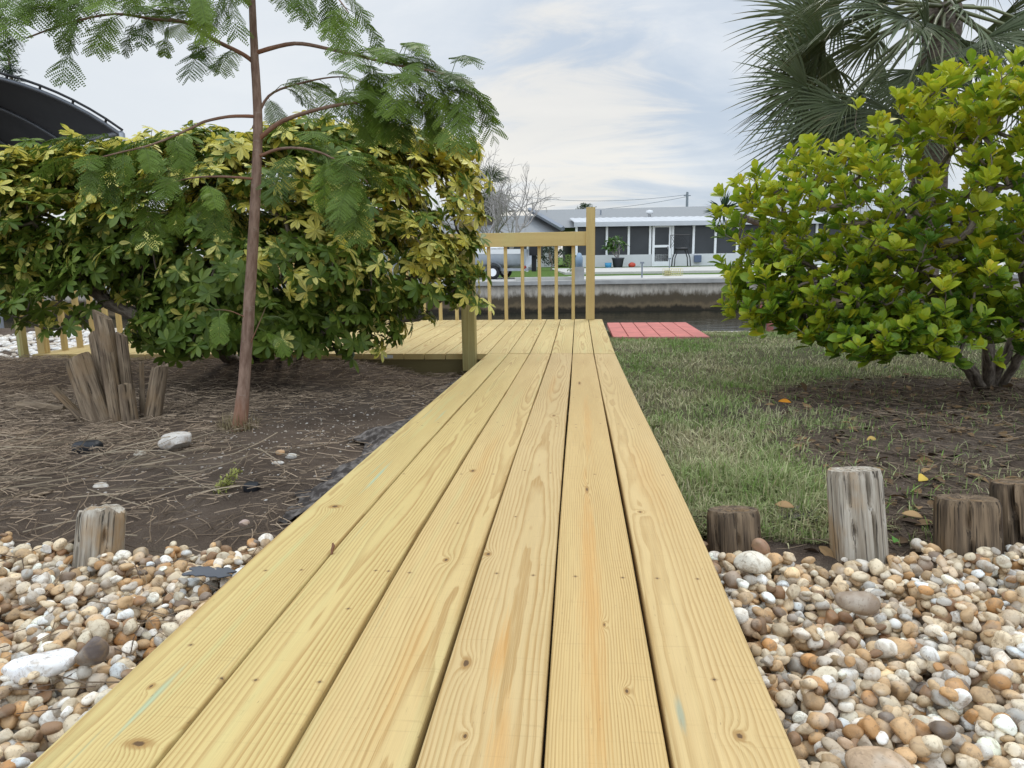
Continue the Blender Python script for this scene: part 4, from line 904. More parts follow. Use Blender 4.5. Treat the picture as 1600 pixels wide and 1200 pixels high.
# ------------------------------------------------------------------ boardwalk
MARKS = [(727, 1036, .0055, .013), (697, 873, .0042, .008), (762, 866, .005, .008), (1157, 1150, .0055, .0075), (215, 1165, .013, .007), (918, 765, .0035, .022), (738, 735, .006, .012), (523, 792, .011, .010), (235, 1075, .003, .006), (640, 612, .007, .02), (725, 1150, .0028, .005), (980, 1078, .0028, .006), (945, 975, .002, .006), (905, 598, .006, .04), (866, 650, .005, .015), (1000, 800, .004, .006)]
DOTS = [(297, 1010), (414, 893), (470, 892), (588, 891), (608, 892), (640, 893), (775, 896), (832, 899), (900, 900), (974, 902), (1027, 904), (1090, 905), (632, 740), (720, 740), (770, 740), (820, 736), (860, 740), (930, 741), (1035, 742), (715, 816), (805, 808), (500, 1066), (545, 951), (660, 665), (700, 664), (735, 664), (785, 665), (830, 666), (870, 667), (900, 667), (950, 668), (988, 669), (1117, 1062), (345, 1062), (400, 1063)]
bw = thing('boardwalk', 'straight walkway of six new yellow pine planks leading to the deck', 'boardwalk', ((XL + XR) / 2, 2.2, -.14))
gapw = .0055; pw = (XR - XL - 5 * gapw) / 6
def on_walk(px, py):
    z = 0
    for _ in range(5): q = G(px, py, z); z = float(walk_z(q[1]))
    return q
yl_ = np.concatenate([np.arange(-.5, 2.4, .08), np.arange(2.4, YJ - .01, .15), [YJ - .004]])
PLK = [dict(x0=-.05, z0=.035, za=.03, seed=1.3, green=.4), dict(x0=-.005, z0=.030, za=.042, seed=4.15, green=.16, yf=.5, ring=.006), dict(x0=.05, z0=.05, za=.03, seed=8.2, green=.2), dict(x0=.01, z0=.055, za=.035, seed=12.6, green=.05), dict(x0=-.01, z0=-.001, za=.008, seed=16.4, green=.04, ring=.0042), dict(x0=-.03, z0=.06, za=.03, seed=21.3, green=.06, contrast=.8)]
tint = [(1., 1.03, .97), (1, 1.01, .95), (1.0, .975, .98), (.95, .92, .99), (1.0, .945, .93), (1.0, .96, 1.0)]
ORANGE = (.50, .255, .07)
for q in range(6):
    xc = XL + pw / 2 + q * (pw + gapw); kn = []; dt = []
    for (px, py, a_, b_) in MARKS:
        P3 = on_walk(px, py)
        if abs(P3[0] - xc) < pw / 2: kn.append((float(P3[0] - xc), float(P3[1]), a_, b_))
    for (px, py) in DOTS:
        P3 = on_walk(px, py)
        if abs(P3[0] - xc) < pw / 2: dt.append((float(P3[0] - xc), float(P3[1]), .0030))
    for k_ in range(1, 5):
        for s_ in (-.045, .045): dt.append((s_ + rng.normal(0, .006), 2.45 + .6 * (k_ - 1) + rng.normal(0, .01), .003))
    stn = []
    if q == 4: stn = [(-.01, 1.15, .022, .75, ORANGE, .55), (.0, 2.5, .02, .7, ORANGE, .35)]
    if q == 3: stn = [(.0, .92, .014, .13, ORANGE, .65), (.02, .72, .02, .12, ORANGE, .5), (-.01, 3.3, .02, .5, ORANGE, .3)]
    if q == 2: stn = [(.02, .9, .02, .25, ORANGE, .25), (-.01, 1.9, .02, .4, ORANGE, .25)]
    if q == 0: stn = [(.02, 1.75, .006, .16, (.27, .42, .30), .7), (.0, .78, .006, .1, (.27, .42, .30), .6), (.03, 2.6, .005, .15, (.27, .42, .30), .5)]
    if q == 5: stn = [(0, 1.8, .05, .5, ORANGE, .18), (-.05, .8, .006, .04, (.25, .30, .22), .7)]
    pk = dict(PLK[q]); mat = None; lt = tuple(a * b for a, b in zip((.555, .415, .184), tint[q])); mat = wood('pine_plank', light=lt, knots=kn, dots=dt, stains=stn, **pk)
    a_, b_, r_ = pw / 2, .019, .0045; P2 = []
    for cx, cy, t0 in ((a_ - r_, b_ - r_, 0), (-a_ + r_, b_ - r_, 90), (-a_ + r_, -b_ + r_, 180), (a_ - r_, -b_ + r_, 270)):
        for tt in (0, 30, 60, 90): P2.append((cx + r_ * math.cos(R(tt + t0)), cy + r_ * math.sin(R(tt + t0))))
    P2 = np.array(P2); n = len(P2); off = rng.normal(0, .001); V = []; wc = []
    for y_ in yl_:
        zz_ = float(walk_z(y_)) - b_ + off + .0012 * math.sin(y_ * 2.3 + q); bow = .0014 * math.sin(y_ * 1.7 + q * 2.1)
        V += [(xc + p_[0] + bow, y_, zz_ + p_[1]) for p_ in P2]; wc += [(p_[0], y_, p_[1] - b_) for p_ in P2]
    fs = [(i * n + j, (i + 1) * n + j, (i + 1) * n + (j + 1) % n, i * n + (j + 1) % n) for i in range(len(yl_) - 1) for j in range(n)]
    fs += [tuple(range(n)), tuple((len(yl_) - 1) * n + k_ for k_ in range(n))[::-1]]
    g = Geo(); g.add(V, fs, None, wc); obj('plank', g, mat, bw)
M_pine = wood('treated_pine', light=(.56, .43, .19), x0=0, z0=.05, za=.03, green=.3, contrast=.9)
M_post = wood('green_treated_post', light=(.40, .335, .14), dark=(.27, .20, .07), x0=0, z0=.07, za=.02, green=.8, ring=.006)
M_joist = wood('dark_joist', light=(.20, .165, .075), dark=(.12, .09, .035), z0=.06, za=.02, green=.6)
def woff(): return np.array([rng.uniform(-.05, .05), rng.uniform(0, 60), rng.uniform(0, .05)])
for y_ in (.45, 1.05, 1.65, 2.25, 2.85, 3.45, 4.05, 4.65):
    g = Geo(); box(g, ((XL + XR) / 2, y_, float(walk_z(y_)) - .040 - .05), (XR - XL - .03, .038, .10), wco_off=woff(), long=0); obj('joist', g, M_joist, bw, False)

# ------------------------------------------------------------------ deck and railings
DX0 = -4.0; DY1 = 7.40
dk = thing('deck', 'level platform of new yellow pine boards at the end of the boardwalk', 'deck', ((DX0 + XR) / 2, (YJ + DY1) / 2, -.26))
n_b = int((XR - DX0) / (pw + gapw))
for q in range(n_b):
    xc = XR - pw / 2 - q * (pw + gapw); y0 = YJ + .002 - (0 if q < 6 else .008 + rng.uniform(0, .006)); g = Geo(); rbox(g, (xc, (y0 + DY1) / 2, DK - .019 + rng.normal(0, .0007)), (pw, DY1 - y0, .038), .004, wco_off=woff(), long=1); obj('deck_board', g, M_pine, dk, False)
DX0 = xc - pw / 2
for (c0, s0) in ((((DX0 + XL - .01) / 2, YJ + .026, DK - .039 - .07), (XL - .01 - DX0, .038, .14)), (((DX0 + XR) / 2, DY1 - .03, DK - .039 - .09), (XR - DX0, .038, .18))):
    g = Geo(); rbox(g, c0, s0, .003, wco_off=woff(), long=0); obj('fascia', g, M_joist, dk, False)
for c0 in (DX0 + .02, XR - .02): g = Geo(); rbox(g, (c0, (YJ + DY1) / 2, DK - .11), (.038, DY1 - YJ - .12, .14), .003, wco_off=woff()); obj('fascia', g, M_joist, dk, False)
g = Geo(); p_ = W(613, 560, 5.0); box(g, (p_[0], YJ - .009, DK - .02), (.07, .004, .022)); obj('end_tag', g, plain('paper_tag', (.55, .55, .53), .6), dk, False)
def rail(name, label, pts_posts, A_, B_, nb, ztop=.70, group=None):
    """railing between A and B (xy): posts, top rail, balusters down to the deck rim"""
    A_ = np.array(A_); B_ = np.array(B_); d_ = unit(B_ - A_); nrm = np.array([-d_[1], d_[0], 0]); L = np.linalg.norm(B_ - A_); AX = [d_, nrm, up0]
    o = thing(name, label, 'railing', (A_ + B_) / 2 + up0 * DK)
    for p_, top in pts_posts: g = Geo(); pw_ = .089 if top > .7 else .058; rbox(g, np.array([p_[0], p_[1], (DK + .002 + top) / 2]), (pw_, pw_, top - DK - .002), .005, ax=AX, wco_off=woff(), long=2); obj('post', g, M_pine, o, False)
    g = Geo(); rbox(g, (A_ + B_) / 2 + up0 * (ztop - .07), (L - .09, .038, .14), .004, ax=AX, wco_off=woff(), long=0, seg=2); obj('top_rail', g, M_pine, o, False)
    for q in range(nb):
        c = A_ + (B_ - A_) * (q + 1) / (nb + 1) + nrm * .0365; g = Geo(); rbox(g, c + up0 * ((DK - .12 + ztop - .10) / 2), (.034, .034, ztop - .10 - DK + .12), .003, ax=AX, wco_off=woff(), long=2); obj('baluster', g, M_pine, o, False)
    return o
p_r = W(922, 495, 7.33); RX = p_r[0]; RY = DY1 - .05
RXl = DX0 + .05
rail('railing', 'new pine railing with open balusters along the canal side of the deck', [((RX, RY), 1.035), (((RX + RXl) / 2 - .3, RY), .98), ((RXl, RY), .98)], (RXl, RY, 0), (RX, RY, 0), 22, .80)
rail('railing', 'new pine railing at left end of the deck, half hidden behind the variegated shrub', [((RXl, YJ + .05), .62)], (RXl, RY - .06, 0), (RXl, YJ + .05, 0), 14, .60)
p3 = W(738, 556, 4.95); pX = p3[0]; g = Geo(); rbox(g, (XL - .115, YJ - .05, .30), (.089, .089, .98), .005, wco_off=woff(), long=2)
tag(obj('deck_post', g, M_post, smooth=False), 'green-tinged square wooden post standing where boardwalk meets deck', 'post')
p4 = W(37, 552, 5.3); g = Geo(); rbox(g, (p4[0], p4[1], .18), (.05, .05, .9), .005, wco_off=woff(), long=2); tag(obj('deck_post', g, M_post, smooth=False), 'square wooden post standing in shell gravel at the left frame edge', 'post')

# ------------------------------------------------------------------ faded red dock by the lawn
M_red = plain('faded_red_paint', (.50, .155, .125), .8, var=.25, scale=6., stretch=(1, 1, 1)); M_red2 = plain('worn_red_paint', (.40, .15, .13), .8, var=.2, scale=10.)
RZ = -.20
d0 = G(950, 529, RZ); dkr = thing('dock', 'low faded red board dock at the edge of the lawn', 'dock', (1.2, 7.2, RZ - .15))
for q in range(6):
    x_ = .40 + q * .15; g = Geo(); rbox(g, (x_, 7.50, RZ - .019), (.142, 1.46, .038), .004, long=1); obj('dock_board', g, M_red, dkr, False)
g = Geo(); box(g, (.775, 6.755, RZ - .05), (.89, .03, .1)); obj('fascia', g, M_red2, dkr, False)
for px, py, D, hh in ((1185, 512, 7.9, .22), (1203, 512, 7.9, .24), (1238, 512, 8.0, .2)):
    p_ = W(px, py, D); g = Geo(); rbox(g, (p_[0], p_[1], RZ + hh / 2 - .25), (.065, .065, hh + .5), .008, long=2)
    tag(obj('dock_post', g, M_red2, smooth=False), {1185: 'leftmost red dock post under the bush branches', 1203: 'middle red dock post under the bush branches', 1238: 'rightmost short red dock post behind the bush leaves'}[px], 'post', 'red dock posts')
# near seawall hidden behind deck and lawn
g = Geo(); box(g, (0, 8.58, -1.4), (120, .2, 2.1)); nsw = thing('seawall', 'near concrete seawall below the deck and lawn', 'seawall', (0, 8.58, -.4)); obj('wall', g, M_wall, nsw, False)

# ------------------------------------------------------------------ timbers, stumps
def log(g, p0, p1, r, flat=None, nz=.05, sides=56, rows=26, cracks=(), seed=0, cut=.0, ragged=.0, rx=1.):
    q = np.random.default_rng(seed); p0 = np.array(p0); p1 = np.array(p1); T = unit(p1 - p0); L = np.linalg.norm(p1 - p0); u = -unit(np.cross(T, fw0)); v = np.cross(T, u)   # u ~ right, v ~ toward/away
    a = np.linspace(0, 2 * PI, sides, endpoint=False); ph = q.random(6) * 6.28; prof = 1 + nz * sum(np.sin(a * (k_ + 2) + ph[k_]) / (k_ + 1.5) for k_ in range(5)) + .012 * q.normal(size=sides)
    if flat is not None:
        for fa, fd in flat: ca = np.cos(a - fa); prof = np.where(ca > .05, np.minimum(prof, fd / np.maximum(ca, .05)), prof)
    V = []; wc = []; top = None
    for i in range(rows + 1):
        u_ = i / rows; rr = r * prof * (1 + .06 * (1 - u_)) * (1 - .06 * max(0, u_ - .93) / .07)
        for (ca_, wd_, dp_, u0) in cracks:
            dlt = np.abs((a - ca_ - .08 * math.sin(u_ * 5) + PI) % (2 * PI) - PI); rr = rr * (1 - dp_ * np.clip(1 - dlt / wd_, 0, 1) * np.clip((u_ - u0) / .2, 0, 1))
        x_ = np.cos(a) * rr * rx; y_ = np.sin(a) * rr; zz_ = L * u_ + (cut * x_ + ragged * r * (fbm(np.cos(a) * 1.5 + seed, np.sin(a) * 1.5 + 9, 3)) * 2) * u_ ** 2
        V.append(p0 + np.outer(x_, u) + np.outer(y_, v) + np.outer(zz_, T)); wc.append(np.stack([x_, zz_ + 3.1 * seed, y_], -1))
    n = sides
    for s_ in (.86, .6, .3, .02):
        c_ = V[rows].mean(0); V.append(c_ + (V[rows] - c_) * s_ + T * (.004 * (1 - s_) * q.normal())); w_ = wc[rows].copy(); w_[:, (0, 2)] *= s_; w_[:, 1] += (1 - s_) * .3; wc.append(w_)
    fs = [(i * n + j, i * n + (j + 1) % n, (i + 1) * n + (j + 1) % n, (i + 1) * n + j) for i in range(rows + 4) for j in range(n)]
    fs = [f[::-1] for f in fs]
    g.add(np.concatenate(V), fs, None, np.concatenate(wc)); return g
M_gw = weathered('weathered_grey_timber', (.50, .45, .37), (.26, .215, .16), (.34, .20, .08), .85)
M_dw = weathered('dark_old_timber', (.225, .16, .10), (.075, .054, .037), (.20, .115, .045), .85)
def timber(label, bx, by, tx, ty, wpx, mat, seed, D=None, **kw):
    b = G(bx, by, -.10) if D is None else W(bx, by, D); Dd = (b - CAM) @ fw; t_ = W(tx, ty, Dd); o = thing('timber_stub', label, 'wood stub', b, group='old border timbers standing upright'); g = Geo(); log(g, b - (t_ - b) / np.linalg.norm(t_ - b) * .1, t_, wpx * Dd / F / 2, seed=seed, **kw); obj('post', g, mat, o, R(38)); return o
timber('short dark timber stub beside the right edge of the boardwalk', 1148, 842, 1146, 796, 78, M_dw, 1, cracks=[(3.6, .09, .35, .0), (4.6, .06, .25, .2), (5.6, .07, .3, .1)], flat=[(4.71, .86)], nz=.03)
timber('tall pale grey weathered timber stub with a long split', 1341, 842, 1334, 733, 78, M_gw, 2, cracks=[(4.90, .07, .5, -.2), (4.1, .05, .25, .3), (5.5, .05, .2, .3)], nz=.03, ragged=.05)
timber('squat square brown timber stub left of the darker one at the frame edge', 1513, 842, 1512, 778, 92, M_dw, 3, cracks=[(4.2, .06, .25, .2), (5.3, .05, .3, .2)], flat=[(4.45, .84), (5.9, .9)], nz=.02)
timber('dark timber stub at the right frame edge behind the squat one', 1598, 832, 1594, 753, 84, M_dw, 4, cracks=[(3.9, .10, .5, -.2), (4.6, .06, .3, .2)], flat=[(4.9, .85)], nz=.03)
timber('rough tapering grey timber stub at left between gravel and straw', 156, 848, 160, 794, 68, M_gw, 5, cracks=[(4.2, .08, .4, -.2), (5.4, .06, .3, .1)], nz=.06, ragged=.35)

SB = G(180, 652, -.145); SB[2] = gh(SB[0], SB[1]); SD = (SB - CAM) @ fw
M_st = weathered('stump_wood', (.30, .225, .15), (.12, .085, .056), (.22, .145, .08), .7, (45., 4., 45.))
so_ = thing('tree_stump', 'cluster of cut brown stems sprouting from one stump in the straw', 'stump', SB)
for k_, (bx, by, tx, ty, wd_, dD, ct_, rg) in enumerate([(158, 662, 122, 560, 44, -.04, .25, .05), (190, 650, 160, 492, 31, .06, -.9, .05), (172, 640, 148, 520, 24, .10, .5, .05), (186, 662, 167, 556, 24, -.05, .45, .05), (205, 655, 190, 522, 19, .04, -.6, .2), (205, 668, 196, 600, 24, -.07, 0, .3), (236, 658, 250, 572, 28, .0, .3, .8), (222, 640, 221, 566, 9, .08, .2, .3), (135, 655, 82, 606, 13, -.02, 0, .4)]):
    g = Geo(); log(g, W(bx, by, SD + dD) - up0 * .02, W(tx, ty, SD + dD), wd_ * .86 * SD / F / 2, nz=.07, sides=40, rows=20, cracks=[(4.3 + .2 * k_, .08, .3, .1), (5.3, .06, .25, .3)], seed=20 + k_, cut=ct_, ragged=rg); obj('stem', g, M_st, so_, R(38))

# ------------------------------------------------------------------ river gravel
PROT = []
Vi, Fi = ico(2)
for s_ in range(36):
    q = np.random.default_rng(100 + s_); k_ = q.normal(size=(6, 3)) * 1.3; ph = q.random(6) * 6.28; h = np.ones(len(Vi))
    for m_ in range(6): h += .085 * np.sin(Vi @ k_[m_] + ph[m_])
    V = Vi * h[:, None]
    # a few worn facets
    for m_ in range(q.integers(2, 8)):
        nn_ = unit(q.normal(size=3)); dcut = q.uniform(.58, .86); e = V @ nn_ - dcut; V = V - np.outer(np.maximum(e, 0) * .8, nn_)
    ex = np.array([q.uniform(1.0, 1.45), q.uniform(.85, 1.02), q.uniform(.6, .92)]); V = V * ex; V /= np.abs(V[:, :2]).max(); PROT.append(V)
PALW = np.array([.17, .28, .24, .06, .08, .14, .03]); PAL = np.array([(.76, .70, .60), (.63, .505, .335), (.49, .325, .17), (.46, .25, .10), (.245, .14, .072), (.44, .385, .31), (.19, .145, .11)])
t = NT('river_pebble'); at = t.attr('col'); p = t.pos(); n = t.noise(p, 45., 5., .65, .6); n2 = t.noise(p, 170., 3., .6); n3 = t.noise(p, 18., 2., .5)
cc_ = at.outputs['Color']; col = t.mix(t.ramp(n, .46, .66), cc_, t.mix(.62, cc_, (.27, .18, .10))); col = t.mix(t.math('MULTIPLY', t.ramp(n3, .52, .66), .35), col, (.62, .55, .45)); col = t.mix(t.math('MULTIPLY', t.ramp(n2, .56, .68), .5), col, (.17, .115, .07))
t.bsdf(col, .58, t.bump(t.math('ADD', n, t.math('MULTIPLY', n2, .5)), .35, .004), .35); M_peb = t.m
def gravel(name, label, x0, x1, y0, y1, n, base, edge, blocked, rr=(.0095, .0195), keep=None, palw=PALW, pal=PAL):
    res = .004; nx_, ny_ = int((x1 - x0) / res), int((y1 - y0) / res); H = base(x0 + (np.arange(nx_) + .5)[:, None] * res, y0 + (np.arange(ny_) + .5)[None, :] * res).copy(); g = Geo()
    Vl = []; Cl = []; Fl = []; off = 0
    for q in range(n):
        r_ = rng.uniform(*rr) * (1.0 + (.35 if rng.random() < .04 else 0)); x_, y_ = rng.uniform(x0 + .01, x1 - .01), rng.uniform(y0 + .01, y1 - .01)
        if blocked(x_, y_, r_) or rng.random() > edge(x_, y_): continue
        pr = PROT[rng.integers(36)]; a_ = rng.random() * 2 * PI; ti = rng.normal(0, .28, 2); ca, sa = math.cos(a_), math.sin(a_)
        Rm = np.array([[ca, sa, 0], [-sa, ca, 0], [0, 0, 1]]) @ np.array(Matrix.Rotation(ti[0], 3, 'X') @ Matrix.Rotation(ti[1], 3, 'Y'))
        V = pr @ Rm * r_; hz = V[:, 2].max(); rx_ = r_ * .8; i0, i1 = max(0, int((x_ - rx_ - x0) / res)), min(nx_, int((x_ + rx_ - x0) / res) + 1); j0, j1 = max(0, int((y_ - rx_ - y0) / res)), min(ny_, int((y_ + rx_ - y0) / res) + 1)
        win = H[i0:i1, j0:j1]
        if win.size == 0: continue
        zc = np.percentile(win, 55) + hz * .45
        if zc > base(np.array(x_), np.array(y_)) + .068: continue
        gx = x0 + (np.arange(i0, i1) + .5) * res - x_; gy = y0 + (np.arange(j0, j1) + .5) * res - y_; e = (gx[:, None] ** 2 + gy[None, :] ** 2) / (r_ * .85) ** 2
        H[i0:i1, j0:j1] = np.maximum(win, np.where(e < 1, zc + hz * np.sqrt(np.clip(1 - e, 0, 1)), -9))
        k_ = rng.choice(len(pal), p=palw); c_ = np.clip(pal[k_] * rng.uniform(.82, 1.22) * (1 + rng.normal(0, .05) * np.array([1., 0, -1.2])), .02, .85)
        Vl.append(V + np.array([x_, y_, zc])); cc = np.empty((len(V), 4)); cc[:, :3] = c_; cc[:, 3] = rng.random(); Cl.append(cc); Fl.append(Fi + off); off += len(V)
    g.add(np.concatenate(Vl), np.concatenate(Fl), np.concatenate(Cl)); o = obj(name, g, M_peb); tag(o, label, 'gravel', kind='stuff'); return H, (x0, y0, res)
def gbase(x_, y_): return gh(x_, y_) + .0 * x_
XG = 0
e_left = lambda x_, y_: 1.0 if y_ < 1.50 + .10 * fbm(x_ * 5, 3.) * 2 - .0 else max(0, .5 - (y_ - 1.5) * 5)
tim = [(G(1148, 842, -.1), .055), (G(1341, 842, -.1), .058), (G(1513, 842, -.1), .068), (G(1598, 832, -.1), .065), (G(156, 848, -.1), .036)]
blk = lambda x_, y_, r_: any((x_ - p_[0]) ** 2 + (y_ - p_[1] - .01) ** 2 < (q + r_ * .3) ** 2 for p_, q in tim)
HL, _ = gravel('gravel', 'bed of rounded white, tan and brown river stones left of the boardwalk', -1.85, XL - .004, .42, 1.85, 11500, gbase, lambda x_, y_: float(np.clip((1.555 + .04 * math.sin(x_ * 7) - y_) / .06, 0, 1)), blk)
HR, _ = gravel('gravel', 'bed of rounded white, tan and brown river stones right of the boardwalk', XR + .004, 1.55, .42, 1.85, 11500, gbase, lambda x_, y_: float(np.clip((1.62 + .05 * math.sin(x_ * 9) - y_) / .08, 0, 1)), blk)
# single stones that stand out
def stone(label, px, py, z, r, colr, seed, scl=(1, .8, .6), name='stone', rough=False, az=0.):
    p_ = G(px, py, z); q = np.random.default_rng(seed); V, Fc = ico(4 if rough else 3); k_ = q.normal(size=(7, 3)) * (2.2 if rough else 1.3); ph = q.random(7) * 6.28; h = np.ones(len(V))
    for m_ in range(7): h += (.07 if rough else .06) * np.sin(V @ k_[m_] + ph[m_])
    if rough: h += .10 * (fbm(V[:, 0] * 3 + seed, V[:, 1] * 3 + V[:, 2] * 2, 4))
    V = V * h[:, None]
    for m_ in range(4 if not rough else 6):
        nn_ = unit(q.normal(size=3)); e = V @ nn_ - q.uniform(.6, .85); V = V - np.outer(np.maximum(e, 0) * .85, nn_)
    V = V * np.array(scl) * r; c, s_ = math.cos(az), math.sin(az); V = V @ np.array([[c, s_, 0], [-s_, c, 0], [0, 0, 1]]); g = Geo(); g.add(V + p_, Fc, (*colr, .5)); o = obj(name, g, M_peb, smooth=True); tag(o, label, 'stone'); return o
stone('large flat white stone lying on the left gravel', 62, 1040, -.085, .046, (.80, .79, .77), 1, (1.15, .8, .42), az=.5)
stone('big cream stone by the short stub at the right of the boardwalk', 1176, 880, -.085, .037, (.72, .65, .52), 2, (1.1, .8, .62))
stone('large mottled brown stone in the middle of the right gravel', 1338, 942, -.09, .033, (.27, .20, .14), 3, (1.25, .8, .6))
stone('brown rounded stone leaning on the short stub beside the boardwalk', 1190, 856, -.085, .020, (.30, .17, .10), 5, (1, .9, 1.))
stone('long tan stone at the bottom edge of the right gravel', 1375, 1192, -.08, .032, (.50, .35, .22), 6, (1.3, .75, .55))
stone('dark brown wedge-shaped stone standing on the left gravel', 143, 1022, -.075, .026, (.13, .10, .085), 7, (.9, .5, .95), az=.3)
stone('pitted pale coral rock lying in the straw below the stump', 272, 690, -.10, .062, (.56, .51, .45), 8, (1., .75, .72), rough=True)
stone('smooth cream pebble lying in straw left of the coral rock', 218, 711, -.13, .026, (.48, .43, .34), 9, (1.1, .8, .6))
stone('small orange stone lying on bare soil right of the sapling', 438, 708, -.13, .018, (.42, .24, .11), 10)
stone('small white stone beside the orange stone on bare soil', 455, 713, -.13, .022, (.62, .59, .53), 11)
stone('white stone lying nearest the orange stone, toward the gravel', 434, 724, -.13, .018, (.60, .56, .50), 12, (1.2, .7, .5))
stone('pinkish stone lying alone on bare soil near the gravel', 381, 817, -.115, .015, (.42, .31, .26), 13)
stone('pale flat stone lying in straw behind the rough grey stub', 158, 760, -.115, .022, (.52, .47, .40), 14, (1, .8, .6))
# white shell gravel beyond the left end of the deck
XLs = np.array([(.62, .58, .52), (.72, .69, .64), (.50, .43, .34)])
g = Geo(); n = 1500; x_ = rng.uniform(-6.5, DX0 - .12, n); y_ = rng.uniform(4.9, 8.3, n); V0, F0 = ico(1); rr_ = rng.uniform(.02, .045, n); Rm = np.stack([np.array(Matrix.Rotation(rng.random() * 6.3, 3, 'Z')) for _ in range(n)])
C = np.zeros((n, len(V0), 4)); C[:, :, :3] = (XLs[rng.integers(0, 3, n)] * rng.uniform(.8, 1.1, (n, 1)))[:, None]; instance(g, V0 * np.array([1.2, .9, .55]), F0, np.stack([x_, y_, gh(x_, y_) + .008], -1), Rm, rr_, C); tag(obj('gravel', g, M_peb), 'pale shell gravel beyond the left end of the deck', 'gravel', kind='stuff')

# ------------------------------------------------------------------ straw, twigs and leaf litter on the soil
def sticks(pts, length, rad, colr, lift=.012, bendy=.25, flatd=.12, az=None):
    """thin bent three-sided straws"""
    n = len(pts); a_ = rng.random(n) * 2 * PI if az is None else az; d_ = np.stack([np.cos(a_), np.sin(a_), rng.normal(0, flatd, n)], -1); s_ = np.stack([-np.sin(a_), np.cos(a_), np.zeros(n)], -1); k_ = 4; u_ = np.linspace(-.5, .5, k_); bend = rng.normal(0, bendy, n)
    P_ = pts[:, None, :] + d_[:, None, :] * (u_[None, :, None] * length[:, None, None]) + s_[:, None, :] * ((u_ ** 2)[None, :, None] * (bend * length)[:, None, None]); zg = gh(P_[:, :, 0], P_[:, :, 1]); P_[:, :, 2] = np.maximum(P_[:, :, 2] - pts[:, None, 2] + gh(pts[:, 0], pts[:, 1])[:, None] + rng.random((n, 1)) * lift, zg + rad[:, None])
    V = np.zeros((n, k_, 3, 3)); tri = [(0, 1), (-.87, -.5), (.87, -.5)]
    for m_, (cx, cz) in enumerate(tri): V[:, :, m_] = P_ + s_[:, None, :] * (cx * rad)[:, None, None] + up0 * (cz * rad)[:, None, None]
    base = (np.arange(n) * k_ * 3)[:, None, None]; f = [(i * 3 + j, i * 3 + (j + 1) % 3, (i + 1) * 3 + (j + 1) % 3, (i + 1) * 3 + j) for i in range(k_ - 1) for j in range(3)]
    C = np.zeros((n, k_ * 3, 4)); C[:, :, :3] = colr[:, None, :]; return V.reshape(-1, 3), (np.array(f)[None] + base).reshape(-1, 4), C.reshape(-1, 4)
t = NT('straw'); at = t.attr('col'); t.bsdf(at.outputs['Color'], .85, None, .15); M_straw = t.m
def scol(n, a, b): return np.array(a) + (np.array(b) - np.array(a)) * rng.random((n, 1)) ** 1.5
g = Geo()
n = 32000; x_ = rng.uniform(-4.2, XL - .06, n); y_ = rng.uniform(1.45, 4.85, n); bare_ = np.exp(-(((x_ + 1.15) / .55) ** 2 + ((y_ - 2.6) / 1.2) ** 2)) + .55 * np.exp(-((x_ - XL) / .12) ** 2); dn = np.clip(1.0 - .95 * bare_ + .9 * fbm(x_ * 2, y_ * 2, 3), .03, 1); k_ = rng.random(n) < dn * np.clip(1.4 - y_ * .15, .4, 1)
k_ &= ~((y_ < 1.62) & (rng.random(n) < .7))
p_ = np.stack([x_, y_, np.zeros(n)], -1)[k_]; n = len(p_); g.add(*sticks(p_, rng.uniform(.02, .13, n) * rng.uniform(.5, 1.2, n), rng.uniform(.0006, .0016, n), scol(n, (.10, .070, .048), (.46, .345, .235)), .03, .18))
n = 130; p_ = np.stack([rng.uniform(-2.6, -1.0, n), rng.uniform(1.62, 2.6, n), np.zeros(n)], -1); g.add(*sticks(p_, rng.uniform(.15, .42, n), rng.uniform(.0009, .0022, n), scol(n, (.12, .09, .06), (.40, .32, .22)), .05, .2))
n = 90; p_ = np.stack([rng.uniform(-1.7, XL - .1, n), rng.uniform(.7, 1.7, n) ** .9, np.full(n, 0.)], -1); V, f, C = sticks(p_, rng.uniform(.06, .25, n), rng.uniform(.0007, .0013, n), scol(n, (.10, .07, .05), (.30, .22, .14)), .0, .3); V[:, 2] += .055; g.add(V, f, C)
tag(obj('straw_litter', g, M_straw, smooth=False), 'dry straw and thin twigs scattered over the soil on the left', 'straw', kind='stuff')
# shell crumbs on the bare soil
n = 700; x_ = rng.normal(-1.15, .28, n); y_ = rng.normal(2.75, .55, n); k_ = (x_ < XL - .05) & (y_ > 1.7) & (y_ < 4.6); x_, y_ = x_[k_], y_[k_]; n = len(x_); V0, F0 = ico(0); C = np.zeros((n, len(V0), 4)); C[:, :, :3] = scol(n, (.30, .25, .2), (.60, .56, .5))[:, None]; g = Geo(); Rm = np.stack([np.array(Matrix.Rotation(rng.random() * 6.3, 3, 'Z')) for _ in range(n)])
instance(g, V0 * np.array([1.3, .9, .5]), F0, np.stack([x_, y_, gh(x_, y_) + .001], -1), Rm, rng.uniform(.0015, .006, n) * rng.uniform(.5, 1.2, n), C); tag(obj('shell_crumbs', g, M_peb), 'tiny pale shell crumbs on the bare soil', 'shells', kind='stuff')
